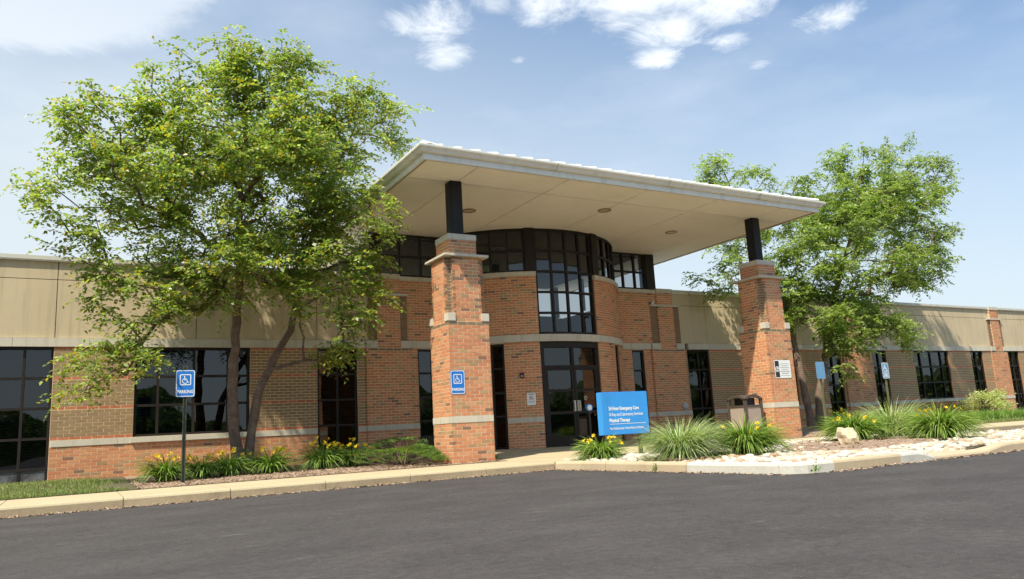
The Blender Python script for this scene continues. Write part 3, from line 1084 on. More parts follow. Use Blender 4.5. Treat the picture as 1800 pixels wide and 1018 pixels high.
def window(S_, u0, u1, z0, z1, cols, rows, bottom=None, blind=False, set_=0.045, wd=0.05, gl='glass', name='window', sill_light=False):
    """frame mesh with panes (and a blind) as its sub-parts"""
    fm = MB()
    d0, d1 = set_, set_ + 0.09
    sbox(fm, S_, u0, u1, d0, d1, z1 - wd, z1, MT['bronze'])
    zlow = bottom if bottom else z0
    sbox(fm, S_, u0, u1, d0, d1, zlow, zlow + wd, MT['bronze'])
    sbox(fm, S_, u0, u0 + wd, d0 + .002, d1, z0, z1 - wd, MT['bronze'])
    sbox(fm, S_, u1 - wd, u1, d0 + .002, d1, z0, z1 - wd, MT['bronze'])
    for c in cols: sbox(fm, S_, c - wd / 2, c + wd / 2, d0 + .004, d1, zlow + wd, z1 - wd, MT['bronze'])
    ue = [u0 + wd, *[q for c in cols for q in (c - wd / 2, c + wd / 2)], u1 - wd]
    ze = [zlow + wd, *[q for r in sorted(rows) for q in (r - wd / 2, r + wd / 2)], z1 - wd]
    for i in range(0, len(ue), 2):
        for r in rows: sbox(fm, S_, ue[i], ue[i + 1], d0 + .008, d1, r - wd / 2, r + wd / 2, MT['bronze'])
    fr = fm.build(name, building)
    for i in range(0, len(ue), 2):
        for j in range(0, len(ze), 2):
            p = MB()
            a, bb = ue[i] - .004, ue[i + 1] + .004
            t1, t2 = rnd.uniform(-.004, .004), rnd.uniform(-.004, .004)
            q = [S_.pt(a, d0 + .05 + t1, ze[j] - .004), S_.pt(bb, d0 + .05 - t1, ze[j] - .004), S_.pt(bb, d0 + .05 - t1 + t2, ze[j + 1] + .004), S_.pt(a, d0 + .05 + t1 + t2, ze[j + 1] + .004)]
            p.face(q, MT[gl])
            p.build('pane', fr)
    if bottom:
        p = MB()
        um = (u0 + u1) / 2
        sbox(p, S_, u0 + wd, um - wd / 2, d0 + .02, d1, z0, bottom, MT['spandrel'])
        sbox(p, S_, um + wd / 2, u1 - wd, d0 + .02, d1, z0, bottom, MT['spandrel'])
        sbox(p, S_, um - wd / 2, um + wd / 2, d0 + .006, d1, z0, bottom, MT['bronze'])
        p.build('kick_panel', fr)
    if blind:
        bl = MB()
        z = zlow + (0.05 if rnd.random() < .5 else rnd.uniform(.3, .9))
        while z < z1 - .06:
            bl.mesh([S_.pt(u0 + wd, d1 + .06, z), S_.pt(u1 - wd, d1 + .06, z), S_.pt(u1 - wd, d1 + .085, z + .012), S_.pt(u0 + wd, d1 + .085, z + .012)], [(0, 1, 2, 3)], MT['blind'])
            z += 0.032
        bl.build('blind', fr)
    return fr


# --- wings: walls with openings -------------------------------------------------
R4 = [2.125, 1.515, 0.915]
WIN_L = [  # u0,u1,z0,z1,cols,rows,bottom,blind
    (-4.6, -3.62, 0.0, ZU0, [-4.11], R4, 0.30, True),
    (-1.37, -0.385, 0.0, ZU0, [-0.89], R4, 0.30, True),
    (1.113, 3.475, ZB1, ZU0, [1.575, 2.294, 3.013], [2.125, 1.515], None, True),
    (5.02, 6.0, 0.0, ZU0, [5.51], R4, 0.30, True),
    (7.60, 8.05, 0.02, ZU0 - .02, [], R4, None, False)]
WIN_R = [
    (14.52, 14.97, 0.02, ZU0 - .02, [], R4, None, False),
    (16.69, 17.63, 0.0, ZU0, [17.18], R4, 0.30, False),
    (19.25, 21.6, ZB1, ZU0, [19.71, 20.42, 21.14], [2.125, 1.515], None, True),
    (23.16, 24.0, 0.0, ZU0, [23.58], R4, 0.30, False),
    (25.80, 26.62, 0.0, ZU0, [26.21], R4, 0.30, False),
    (28.33, 30.62, ZB1, ZU0, [28.80, 29.48, 30.16], [2.125, 1.515], None, True),
    (32.2, 33.08, 0.0, ZU0, [32.64], R4, 0.30, True),
    (34.95, 35.85, 0.0, ZU0, [35.40], R4, 0.30, True),
    (37.6, 39.9, ZB1, ZU0, [38.07, 38.75, 39.43], [2.125, 1.515], None, True)]


def openings(ws): return [(w_[0], w_[1], w_[2] - (0 if w_[2] > .5 else 1), w_[3]) for w_ in ws]


def brick_wall(name, S_, u0, u1, ops, red=False, z1=ZU0, lowz=None):
    b = MB()
    sheet(b, S_, u0, u1, -0.3, z1, 0.0035, MT['mortar'], ops)
    for o in ops:      # returns of the openings
        for (ua, ub) in ((o[0] - .02, o[0]), (o[1], o[1] + .02)):
            sbox(b, S_, ua + (.004 if ua < o[0] else 0), ub - (0 if ua < o[0] else .004), 0.013, 0.2, max(o[2], -.3), min(o[3], z1) - .001, MT['brick_end'])
    wl = b.build('brick_wall', building)
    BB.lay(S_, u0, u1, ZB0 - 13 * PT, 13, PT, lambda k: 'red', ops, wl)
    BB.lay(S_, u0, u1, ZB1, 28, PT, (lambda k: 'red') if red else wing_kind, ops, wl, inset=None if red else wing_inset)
    return wl


def bands(S_, u0, u1, step, ops, z0=ZB0, z1=ZB1, d=-0.012, off=0.0):
    """stone course split in blocks, each a part of the building"""
    cuts = [u0]
    u = u0 + off
    while u < u1 - 0.25:
        if u > u0 + 0.25: cuts.append(u)
        u += step
    cuts.append(u1)
    for i in range(len(cuts) - 1):
        iv = [(cuts[i], cuts[i + 1])]
        for o in ops:
            if o[2] < (z0 + z1) / 2 < o[3]:
                nv = []
                for a, c in iv:
                    if o[1] <= a or o[0] >= c: nv.append((a, c))
                    else:
                        if o[0] > a: nv.append((a, o[0]))
                        if o[1] < c: nv.append((o[1], c))
                iv = nv
        for a, c in iv:
            if c - a < 0.03: continue
            b = MB()
            sbox(b, S_, a + .003, c - .003, d, 0.08, z0 + .002, z1 - .002, MT['stone'])
            b.build('stone_block', building)


oL, oR = openings(WIN_L), openings(WIN_R)
brick_wall('', WALL, -9.0, 6.22, oL)
brick_wall('', WALL, 16.60, 44.0, [o for o in oR if o[0] > 16.6])
bands(WALL, -9.0, 6.22, 1.19, oL, off=.31)
bands(WALL, 16.60, 44.0, 1.19, [o for o in oR if o[0] > 16.6], off=.4)
bands(WALL, -9.0, 6.22, 1.35, [], ZU0 + .002, ZU1, -0.03, off=1.14)
bands(WALL, 16.75, 24.10, 1.37, [], ZU0 + .002, ZU1, -0.03, off=0.88)
bands(WALL, 25.76, 33.70, 1.37, [], ZU0 + .002, ZU1, -0.03, off=0.86)
bands(WALL, 34.90, 44.0, 1.37, [], ZU0 + .002, ZU1, -0.03, off=0.95)
for w_ in WIN_L + WIN_R:
    window(WALL, *w_[:4], w_[4], w_[5], w_[6], w_[7])
    if w_[2] > .5:                      # projecting stone sill
        b = MB()
        sbox(b, WALL, w_[0] - .03, w_[1] + .03, -0.055, 0.05, ZB0 + .012, ZB1 - .006, MT['stone'])
        b.build('window_sill', building)


# stucco panels between vertical and horizontal joints
def stucco(u0, u1, joints):
    cuts = [u0, *[j for j in joints if u0 < j < u1], u1]
    bk = MB()
    sheet(bk, WALL, u0, u1, ZU1 - .01, ZC0 + .02, 0.055, MT['inside'])
    bk.build('wall_backing', building)
    for i in range(len(cuts) - 1):
        for (z0, z1) in ((ZU1, ZP), (ZP, ZC0)):
            b = MB()
            g_ = 0.007
            a, c = cuts[i] + g_, cuts[i + 1] - g_
            sbox(b, WALL, a, c, 0.02, 0.05, z0 + g_, z1 - g_, MT['stucco'])
            b.build('stucco_panel', building)


stucco(-9.0, 6.55, [-5.75, -3.07, -0.385, 2.315, 5.02])
stucco(16.20, 24.62, [17.63, 20.4, 23.16])
stucco(25.18, 34.02, [26.62, 29.45, 32.2])
stucco(34.56, 44.0, [35.85, 38.6, 41.3])
for (a, c) in ((-9.0, 6.53), (16.22, 24.42), (25.44, 33.92), (34.64, 44.0)):
    b = MB()
    sbox(b, WALL, a, c, -0.045, 0.4, ZC0 + .012, ZC1, MT['coping'])
    sbox(b, WALL, a + .002, c - .002, -0.03, 0.39, ZC0 - .012, ZC0 + .012, MT['white_metal'])
    b.build('parapet_coping', building)


# --- brick pilasters (entrance corners and along the right wing) ------------------
def pilaster(u0, u1, proud=0.055):
    Pn = Plane(0, YW - proud)
    c = (u0 + u1) / 2
    nk = 0.31                                   # half width of the neck
    sh = (u1 - u0) / 2 - 0.09                   # half width of the shaft with its dark corners
    b = MB()
    sbox(b, Pn, u0 + .0035, u1 - .0035, 0.0035, proud + .05, -0.3, ZU0 + .003, MT['mortar'])
    sbox(b, Pn, c - nk + .0035, c + nk - .0035, 0.0035, proud + .06, ZU0 + .003, ZC0, MT['mortar'])
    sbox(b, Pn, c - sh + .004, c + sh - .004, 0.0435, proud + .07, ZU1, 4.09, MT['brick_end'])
    wl = b.build('brick_pilaster', building)
    BB.lay(Pn, u0, u1, ZB0 - 13 * PT, 13, PT, lambda k: 'red', (), wl)
    BB.lay(Pn, u0, u1, ZB1, 28, PT, lambda k: 'umber' if k == 27 else 'red', (), wl)
    for (o, a) in (((u0, YW), -math.pi / 2), ((u1, YW - proud), math.pi / 2)):   # thin returns
        Sd = Plane(o[0], o[1], a)
        BB.lay(Sd, 0, proud, ZB0 - 13 * PT, 13, PT, lambda k: 'red', (), wl)
        BB.lay(Sd, 0, proud, ZB1, 28, PT, lambda k: 'red', (), wl)
    BB.lay(Pn, c - nk, c + nk, ZU0 + .003, 20, (4.09 - ZU0) / 20, lambda k: 'red', (), wl)
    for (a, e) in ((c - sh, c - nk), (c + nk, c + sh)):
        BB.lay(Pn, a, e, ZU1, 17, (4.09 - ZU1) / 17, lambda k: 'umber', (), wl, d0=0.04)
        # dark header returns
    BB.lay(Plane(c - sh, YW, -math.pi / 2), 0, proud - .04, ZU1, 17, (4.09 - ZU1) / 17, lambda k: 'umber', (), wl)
    BB.lay(Pn, c - nk, c + nk, 4.152, 6, (ZC0 - 4.152) / 6, lambda k: 'red', (), wl)
    b = MB()
    sbox(b, Pn, u0 + .01, c - nk, -0.02, proud + .03, ZU0 + .006, ZU1, MT['stone'])
    b.build('stone_block', building)
    b = MB()
    sbox(b, Pn, c + nk, u1 - .01, -0.02, proud + .03, ZU0 + .006, ZU1, MT['stone'])
    b.build('stone_block', building)
    b = MB()
    sbox(b, Pn, c - sh - .03, c + sh + .02, -0.02, proud + .04, 4.092, 4.150, MT['stone'])
    b.build('stone_ledge', building)
    b = MB()
    sbox(b, Pn, c - nk - .012, c + nk + .012, -0.022, proud + .05, ZC0 - .03, ZC1 + .012, MT['stone'])
    b.build('stone_cap', building)
    b = MB()
    sbox(b, Pn, u0 - .006, u1 + .006, -0.014, proud, ZB0 + .002, ZB1 - .002, MT['stone'])
    b.build('stone_block', building)


pilaster(6.22, 7.42)
pilaster(15.26, 16.58)
pilaster(24.10, 25.70)
pilaster(33.70, 34.89)

# --- plain red walls beside the bay ------------------------------------------------
for (u0, u1, ops) in ((7.42, 8.33, [o for o in oL if o[0] > 7]), (14.05, 15.26, [o for o in oR if o[0] < 15])):
    wl = brick_wall('', WALL, u0, u1, ops, red=True)
    bands(WALL, u0, u1, 0.62, ops)
    bands(WALL, u0, u1, 0.56, [], ZU0 + .002, ZU1, -0.03, off=.02)
    b = MB()
    e0, e1 = (7.11, u1) if u0 < 10 else (u0, 15.63)
    sheet(b, WALL, e0, e1, ZU1, ZC0, 0.0035, MT['mortar'])
    b.build('brick_wall', building)
    BB.lay(WALL, e0, e1, ZU1, 23, (4.50 - ZU1) / 23, lambda k: 'red', (), wl)
    b = MB()
    sbox(b, WALL, 7.145 if u0 < 10 else u0, u1 if u0 < 10 else 15.615, -0.04, 0.3, 4.50, 4.61, MT['stone'])
    b.build('stone_cap', building)

# --- the curved bay ------------------------------------------------------------------
A0 = 16.5
dops = [(dg(-39.1), dg(-32.9), -1, 2.735), (dg(-A0), dg(A0), -1, 9), (dg(32.9), dg(39.1), -1, 2.735)]
E0 = 62.5
b = MB()
sheet(b, DRUM, dg(-E0), dg(E0), -0.3, ZU0, 0.0035, MT['mortar'], dops)
sheet(b, DRUM, dg(-E0), dg(E0), ZU1, 4.48, 0.0035, MT['mortar'], dops[1:2])
for a in (-39.1, -32.9, -A0, A0, 32.9, 39.1):
    sg = 1 if a in (-32.9, A0, 39.1) else -1
    u = dg(a)
    sbox(b, DRUM, min(u, u + sg * .02), max(u, u + sg * .02), 0.013, 0.2, -.3, 4.45 if abs(a) == A0 else ZU0 - .001, MT['brick_end'])
dw = b.build('brick_wall', building)
di = lambda k: 0.0018 if k in (9, 18) else 0.0
BB.lay(DRUM, dg(-E0), dg(E0), ZB0 - 13 * PT, 13, PT, lambda k: 'red', dops, dw)
BB.lay(DRUM, dg(-E0), dg(E0), ZB1, 28, PT, lambda k: 'red', dops, dw, inset=di)
BB.lay(DRUM, dg(-E0), dg(E0), ZU1, 23, (4.455 - ZU1) / 23, lambda k: 'red', dops[1:2], dw)
st = dg(8.25)
bands(DRUM, dg(-E0), dg(E0), st, dops, off=dg(E0 - 8 * 7.4) if False else dg(62.5 - 57.75))
bands(DRUM, dg(-E0), dg(E0), st, [], ZU0 + .002, ZU1, -0.035, off=dg(4.75))
bands(DRUM, dg(-E0), dg(E0), st, dops[1:2], 4.458, 4.578, -0.04, off=dg(4.75))
# slit windows
for (a0, a1) in ((-39.1, -32.9), (32.9, 39.1)):
    window(DRUM, dg(a0), dg(a1), 0.09, 2.735, [], [2.11, 1.50, 0.92], None, False, gl='glass')
# tall window over the doors, up to the soffit
ms = [dg(a) for a in (-8.25, 0, 8.25)]
window(DRUM, dg(-A0), dg(A0), 2.95, 5.745, ms, [3.505, 4.055, 4.60, 5.165], None, False, gl='glass_lobby', wd=0.055)
# clerestory each side: posts, then bays
for sg in (-1, 1):
    us = sorted([dg(sg * A0), dg(sg * 21.0)])
    b = MB()
    sbox(b, DRUM, us[0], us[1], -0.015, 0.12, 4.58, 5.748, MT['bronze'])
    b.build('corner_post', building)
    us = sorted([dg(sg * 21.0), dg(sg * 62.4)])
    mm_ = [dg(sg * a) for a in (29.2, 37.4, 45.7, 54)]
    window(DRUM, us[0], us[1], 4.58, 5.745, sorted(mm_), [5.16], None, False, gl='glass_lobby', wd=0.055, name='clerestory_window')
window(WALL, 6.60, 8.36, 4.612, 5.745, [7.19, 7.78], [5.16], None, False, gl='glass_lobby', wd=0.055, name='clerestory_window', set_=0.03)
window(WALL, 14.02, 15.32, 4.612, 5.745, [14.45, 14.90], [5.16], None, False, gl='glass_lobby', wd=0.055, name='clerestory_window', set_=0.03)
b = MB()
b.box(15.32, 15.66, YW, YW + .34, 4.612, 5.747, MT['bronze'])
b.build('corner_post', building)
b = MB()
b.box(6.36, 6.60, YW, YW + .34, 4.612, 5.747, MT['bronze'])
b.build('corner_post', building)


# entrance doors
def doors():
    fm = MB()
    z0, zt, zh = 0.095, 2.105, 2.735
    w_ = 0.07
    sbox(fm, DRUM, dg(-A0), dg(A0), 0.04, 0.16, 2.60, zh, MT['bronze'])
    for s_ in (-1, 1):
        a, c = sorted((dg(s_ * A0), dg(s_ * 14.6)))
        sbox(fm, DRUM, a, c, 0.042, 0.16, z0, 2.60, MT['bronze'])
    sbox(fm, DRUM, dg(-14.6), dg(14.6), 0.044, 0.15, zt - .035, zt + .035, MT['bronze'])
    sbox(fm, DRUM, -0.04, 0.04, 0.046, 0.15, zt + .035, 2.60, MT['bronze'])
    fr = fm.build('door_frame', building)
    for (a, c) in ((dg(-14.6), -.04), (.04, dg(14.6))):
        p = MB()
        p.face([DRUM.pt(a, .1, zt + .03), DRUM.pt(c, .1, zt + .03), DRUM.pt(c, .1, 2.605), DRUM.pt(a, .1, 2.605)], MT['glass'])
        p.build('pane', fr)
    for s_ in (-1, 1):
        a, c = sorted((s_ * 0.006, dg(s_ * 14.5)))
        lf = MB()
        zs_ = [z0 + .01, 0.36, 0.90, 0.97, 1.47, 1.53, zt - .09, zt - .04]
        sbox(lf, DRUM, a, c, 0.05, 0.11, zs_[0], zs_[1], MT['bronze'])
        sbox(lf, DRUM, a, c, 0.05, 0.11, zs_[2], zs_[3], MT['bronze'])
        sbox(lf, DRUM, a, c, 0.05, 0.11, zs_[4], zs_[5], MT['bronze'])
        sbox(lf, DRUM, a, c, 0.05, 0.11, zs_[6], zs_[7], MT['bronze'])
        for (ua, uc) in ((a, a + w_), (c - w_, c)):
            sbox(lf, DRUM, ua, uc, 0.048, 0.112, zs_[0], zs_[7], MT['bronze'])
        dr = lf.build('entrance_door', building)
        for (za, zb) in ((zs_[1], zs_[2]), (zs_[3], zs_[4]), (zs_[5], zs_[6])):
            p = MB()
            p.face([DRUM.pt(a + w_, .08, za), DRUM.pt(c - w_, .08, za), DRUM.pt(c - w_, .08, zb), DRUM.pt(a + w_, .08, zb)], MT['glass'])
            p.build('pane', dr)
        h = MB()
        uu = s_ * 0.06
        sbox(h, DRUM, uu - .038, uu + .038, 0.0, 0.045, 0.96, 1.23, MT['chrome'])
        sbox(h, DRUM, uu - .012 + s_ * .028, uu + .012 + s_ * .028, -0.045, 0.0, 0.97, 1.22, MT['chrome'])
        h.build('handle', dr)
    # seal and number stickers on the right leaf
    k = MB()
    c0 = Vector(DRUM.pt(dg(6.4), 0.075, 1.29))
    for n_, (r_, m_) in enumerate(((0.055, MT['lens']), (0.04, MT['galv']))):
        k.mesh([(c0.x + r_ * math.cos(t * math.pi / 8), c0.y - .002 * n_ + r_ * .115 * math.cos(t * math.pi / 8), c0.z + r_ * math.sin(t * math.pi / 8)) for t in range(16)], [tuple(range(16))], m_)
    k.build('door_sticker', building)


doors()

# lobby and rooms behind the glass, roofs
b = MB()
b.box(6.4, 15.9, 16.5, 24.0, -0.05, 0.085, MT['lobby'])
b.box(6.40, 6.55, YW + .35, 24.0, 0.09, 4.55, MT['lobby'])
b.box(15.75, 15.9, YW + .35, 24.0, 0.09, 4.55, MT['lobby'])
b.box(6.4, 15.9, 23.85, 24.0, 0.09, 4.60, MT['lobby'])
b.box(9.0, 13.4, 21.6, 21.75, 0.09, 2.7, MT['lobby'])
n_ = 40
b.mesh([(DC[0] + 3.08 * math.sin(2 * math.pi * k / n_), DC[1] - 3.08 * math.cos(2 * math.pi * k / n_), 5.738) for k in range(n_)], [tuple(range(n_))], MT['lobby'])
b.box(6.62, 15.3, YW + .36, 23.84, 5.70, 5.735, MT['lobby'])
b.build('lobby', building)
b = MB()
for x in (6.45, 8.0, 9.5, 10.9, 12.4, 13.9, 15.5):
    b.box(x, x + .16, 23.86, 23.98, 4.60, 5.745, MT['bronze'])
b.box(6.61, 15.5, 23.87, 23.97, 4.60, 4.66, MT['bronze'])
for y in (18.5, 20.2, 22.0, 23.7):
    b.box(15.58, 15.70, y, y + .14, 4.60, 5.745, MT['bronze'])
b.build('rear_clerestory', building)
b = MB()
b.box(-9.0, 6.4, YW + .36, 44, 4.30, 4.40, MT['coping'])
b.box(15.9, 44.0, YW + .36, 44, 4.30, 4.40, MT['coping'])
b.box(6.4, 15.9, 24.0, 44, 4.30, 4.40, MT['coping'])
b.build('flat_roof', building)
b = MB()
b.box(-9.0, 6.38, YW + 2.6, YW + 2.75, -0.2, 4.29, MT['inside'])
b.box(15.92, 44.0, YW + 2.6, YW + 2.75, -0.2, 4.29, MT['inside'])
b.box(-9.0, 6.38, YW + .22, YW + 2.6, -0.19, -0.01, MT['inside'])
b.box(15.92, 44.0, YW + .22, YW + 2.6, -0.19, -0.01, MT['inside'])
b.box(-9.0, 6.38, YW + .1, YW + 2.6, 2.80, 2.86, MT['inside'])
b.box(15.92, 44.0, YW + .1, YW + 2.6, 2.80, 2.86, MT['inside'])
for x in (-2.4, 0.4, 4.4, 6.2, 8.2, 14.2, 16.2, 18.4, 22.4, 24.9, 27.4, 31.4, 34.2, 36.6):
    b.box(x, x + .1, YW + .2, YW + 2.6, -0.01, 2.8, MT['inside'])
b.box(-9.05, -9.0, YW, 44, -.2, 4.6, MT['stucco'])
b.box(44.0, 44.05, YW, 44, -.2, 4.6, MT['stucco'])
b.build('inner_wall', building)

BB.emit(building)

# ================================================================== PILLARS
PY, PWD = 13.446, 0.89


def pillar(x0, label):
    cx_, cy_ = x0 + PWD / 2, PY + PWD / 2
    root = thing('brick_pillar', label, 'pillar', (cx_, cy_, 0), 'brick pillars holding up the canopy')
    K = Bricks()
    b = MB()
    e = 0.0035
    b.box(x0 + e, x0 + PWD - e, PY + e, PY + PWD - e, -0.2, 2.737, MT['mortar'])
    nt_ = 0.135                                             # notch of the upper shaft
    ins = 0.012
    b.box(x0 + nt_ + e, x0 + PWD - nt_ - e, PY + ins + e, PY + PWD - ins - e, 2.737, 4.05, MT['mortar'])
    b.box(x0 + ins + e, x0 + PWD - ins - e, PY + nt_ + e, PY + PWD - nt_ - e, 2.7371, 4.049, MT['mortar'])
    nw = 0.62
    b.box(cx_ - nw / 2 + e, cx_ + nw / 2 - e, cy_ - nw / 2 + e, cy_ + nw / 2 - e, 4.05, 4.44, MT['mortar'])
    wl = b.build('brick_core', root)

    def faces(hw, ins_):
        return (Plane(cx_ - hw, cy_ - hw + ins_, 0), Plane(cx_ - hw + ins_, cy_ + hw, -math.pi / 2), Plane(cx_ + hw - ins_, cy_ - hw, math.pi / 2), Plane(cx_ + hw, cy_ + hw - ins_, math.pi))
    for i, F in enumerate(faces(PWD / 2, 0)):
        sh = 0 if i in (0, 3) else 0.10175
        K.lay(F, 0, PWD, 0.765 - 12 * 0.0677, 12, 0.0677, lambda k: 'red', (), wl, shift=sh)
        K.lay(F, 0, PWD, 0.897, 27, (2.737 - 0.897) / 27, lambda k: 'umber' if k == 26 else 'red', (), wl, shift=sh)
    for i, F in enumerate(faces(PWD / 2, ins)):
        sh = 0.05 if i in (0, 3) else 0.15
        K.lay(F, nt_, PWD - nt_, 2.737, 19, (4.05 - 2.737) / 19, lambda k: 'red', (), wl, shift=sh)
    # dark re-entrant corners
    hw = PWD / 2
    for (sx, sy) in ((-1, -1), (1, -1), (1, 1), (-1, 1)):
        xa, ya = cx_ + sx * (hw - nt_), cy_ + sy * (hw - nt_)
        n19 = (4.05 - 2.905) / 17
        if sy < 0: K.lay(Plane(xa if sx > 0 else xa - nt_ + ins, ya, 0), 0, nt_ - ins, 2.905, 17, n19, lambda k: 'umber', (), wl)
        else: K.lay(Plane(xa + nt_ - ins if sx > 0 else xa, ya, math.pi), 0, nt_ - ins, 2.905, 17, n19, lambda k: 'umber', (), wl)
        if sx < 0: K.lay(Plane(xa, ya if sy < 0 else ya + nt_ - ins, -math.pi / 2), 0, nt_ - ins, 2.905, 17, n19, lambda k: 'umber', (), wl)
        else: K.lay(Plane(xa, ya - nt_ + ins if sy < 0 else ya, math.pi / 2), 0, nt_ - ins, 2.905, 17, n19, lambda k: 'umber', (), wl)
    for F in faces(nw / 2, 0):
        K.lay(F, 0, nw, 4.108, 5, (4.43 - 4.108) / 5, lambda k: 'red', (), wl)
    b = MB()
    b.box(x0 - .008, x0 + PWD + .008, PY - .008, PY + PWD + .008, 0.768, 0.895, MT['stone'], 0.004)
    b.build('stone_band', root)
    for (sx, sy) in ((-1, -1), (1, -1), (1, 1), (-1, 1)):
        b = MB()
        xa, xb = sorted((cx_ + sx * (hw + .016), cx_ + sx * (hw - nt_ - .03)))
        ya, yb = sorted((cy_ + sy * (hw + .016), cy_ + sy * (hw - nt_ - .03)))
        b.box(xa, xb, ya, yb, 2.741, 2.906, MT['stone'], 0.012)
        b.build('stone_block', root)
    b = MB()
    b.box(x0 - .05, x0 + PWD + .05, PY - .05, PY + PWD + .05, 4.052, 4.106, MT['stone'], 0.008)
    b.build('stone_ledge', root)
    b = MB()
    b.box(cx_ - nw / 2 - .012, cx_ + nw / 2 + .012, cy_ - nw / 2 - .012, cy_ + nw / 2 + .012, 4.432, 4.556, MT['stone'], 0.008)
    b.build('stone_cap', root)
    b = MB()
    b.box(cx_ - .135, cx_ + .135, cy_ - .135, cy_ + .135, 4.556, 5.749, MT['steel'], 0.012)
    b.build('steel_post', root)
    K.emit(root)
    return root


pillar(6.30, 'brick pillar with a blue wheelchair PARKING sign, left of the glass doors')
pillar(15.06, 'brick pillar with a black and white smoking notice, beside the waste bin')

# ================================================================== CANOPY
CX0, CX1, CY0, CY1, ZS = 5.70, 16.65, 12.85, 24.3, 5.75
canopy = thing('entrance_canopy', 'broad flat cream canopy with white fascia and gutter over the entrance doors', 'canopy', (11.17, 13.9, 5.75))
xj = [CX0, 6.80, 8.97, 11.13, 13.30, 15.50, CX1]
yj = [CY0, 13.90, 18.40, CY1]
for i in range(6):
    for j in range(3):
        b = MB()
        g_ = 0.012
        b.box(xj[i] + (g_ if i else 0), xj[i + 1] - (g_ if i < 5 else 0), yj[j] + (g_ if j else 0), yj[j + 1] - g_, ZS, ZS + .03, MT['soffit'])
        b.build('soffit_panel', canopy)
b = MB()
b.box(CX0 + .02, CX1 - .02, CY0 + .02, CY1, ZS + .031, ZS + .06, MT['bin_frame'])
b.build('soffit_backing', canopy)
b = MB()
FX0, FX1, FY0 = CX0 - .10, CX1 + .12, CY0 - .10
b.box(FX0, FX1, FY0, FY0 + .045, 5.735, 5.925, MT['white_metal'])
b.box(FX0, FX0 + .045, FY0 + .045, CY1, 5.735, 5.925, MT['white_metal'])
b.box(FX1 - .045, FX1, FY0 + .045, CY1, 5.735, 5.925, MT['white_metal'])
b.build('fascia', canopy)
b = MB()
b.box(FX0 + .045, FX1 - .045, FY0 + .045, CY0, 5.757, 5.80, MT['light_trim'])
b.box(FX0 + .045, CX0, CY0, CY1, 5.757, 5.80, MT['light_trim'])
b.box(CX1, FX1 - .045, CY0, CY1, 5.757, 5.80, MT['light_trim'])
b.build('shadow_gap', canopy)


# gutter: an ogee profile run round three sides
def gutter():
    prof = [(0.0, 5.862), (-.05, 5.862), (-.075, 5.875), (-.085, 5.905), (-.11, 5.935), (-.135, 5.95), (-.14, 5.975), (-.14, 5.995), (-.128, 6.0), (-.124, 5.985), (-.12, 5.95), (0.0, 5.93)]
    path = [(FX0, CY1, -1, 0), (FX0, FY0, -1, -1), (FX1, FY0, 1, -1), (FX1, CY1, 1, 0)]
    b = MB()
    rows = []
    for (x, y, nx_, ny_) in path:
        rows.append([(x - nx_ * o + nx_ * .001, y - ny_ * o + ny_ * .001, z) for o, z in prof])
    k = len(prof)
    fs = []
    for i in range(3):
        for j in range(k - 1):
            fs.append((i * k + j, (i + 1) * k + j, (i + 1) * k + j + 1, i * k + j + 1))
    b.mesh([p for r in rows for p in r], fs, MT['white_metal'])
    b.build('gutter', canopy)
    for x in (8.55, 11.6, 14.5):
        q = MB()
        for j in range(k - 4):
            o0, z0 = prof[j]
            o1, z1 = prof[j + 1]
            q.face([(x, FY0 + o0 - .004, z0), (x + .035, FY0 + o0 - .004, z0), (x + .035, FY0 + o1 - .004, z1), (x, FY0 + o1 - .004, z1)], MT['coping'])
        q.build('gutter_joint', canopy)


gutter()
# hip roof, 5 in 12
sl = 0.355
EX0, EX1, EY0, EZ = FX0 - .02, FX1 + .02, FY0 - .02, 6.0
half = (EX1 - EX0) / 2
rz = EZ + half * sl
b = MB()
p = [(EX0, EY0, EZ), (EX1, EY0, EZ), (EX1, CY1 + .1, EZ), (EX0, CY1 + .1, EZ), (EX0 + half, EY0 + half, rz), (EX0 + half, CY1 + .1, rz)]
b.mesh(p, [(0, 1, 4), (1, 2, 5, 4), (0, 4, 5, 3), (2, 3, 5)], MT['white_metal'])
b.face([(EX0 + .03, EY0 + .03, EZ - .06), (EX1 - .03, EY0 + .03, EZ - .06), (EX1 - .03, CY1, EZ - .06), (EX0 + .03, CY1, EZ - .06)], MT['white_metal'])
b.build('roof_sheet', canopy)
x = EX0 + 0.42
while x < EX1 - .3:
    run = min(x - EX0, EX1 - x) - .06
    b = MB()
    hgt = 0.076
    p = []
    for xx in (x - .018, x + .018):
        p += [(xx, EY0 + .01, EZ + .008), (xx, EY0 + .01, EZ + hgt + .012), (xx, EY0 + run, EZ + run * sl + hgt), (xx, EY0 + run, EZ + run * sl)]
    b.mesh(p, [(0, 1, 2, 3), (7, 6, 5, 4), (1, 5, 6, 2), (0, 4, 5, 1), (2, 6, 7, 3)], MT['white_metal'])
    b.build('roof_rib', canopy)
    x += 0.405
for (xa, sg) in ((EX0, 1), (EX1, -1)):
    b = MB()
    d = 0.09
    p = []
    for t in (0.0, half):
        cxx, cyy, cz = xa + sg * t, EY0 + t, EZ + t * sl
        p += [(cxx - sg * 0 + d, cyy - d * sg, cz + .03), (cxx, cyy, cz + .105), (cxx - d, cyy + d * sg, cz + .03)]
    b.mesh(p, [(0, 1, 4, 3), (1, 2, 5, 4), (0, 2, 1), (3, 4, 5)], MT['white_metal'])
    b.build('hip_cap', canopy)
lampmesh = None
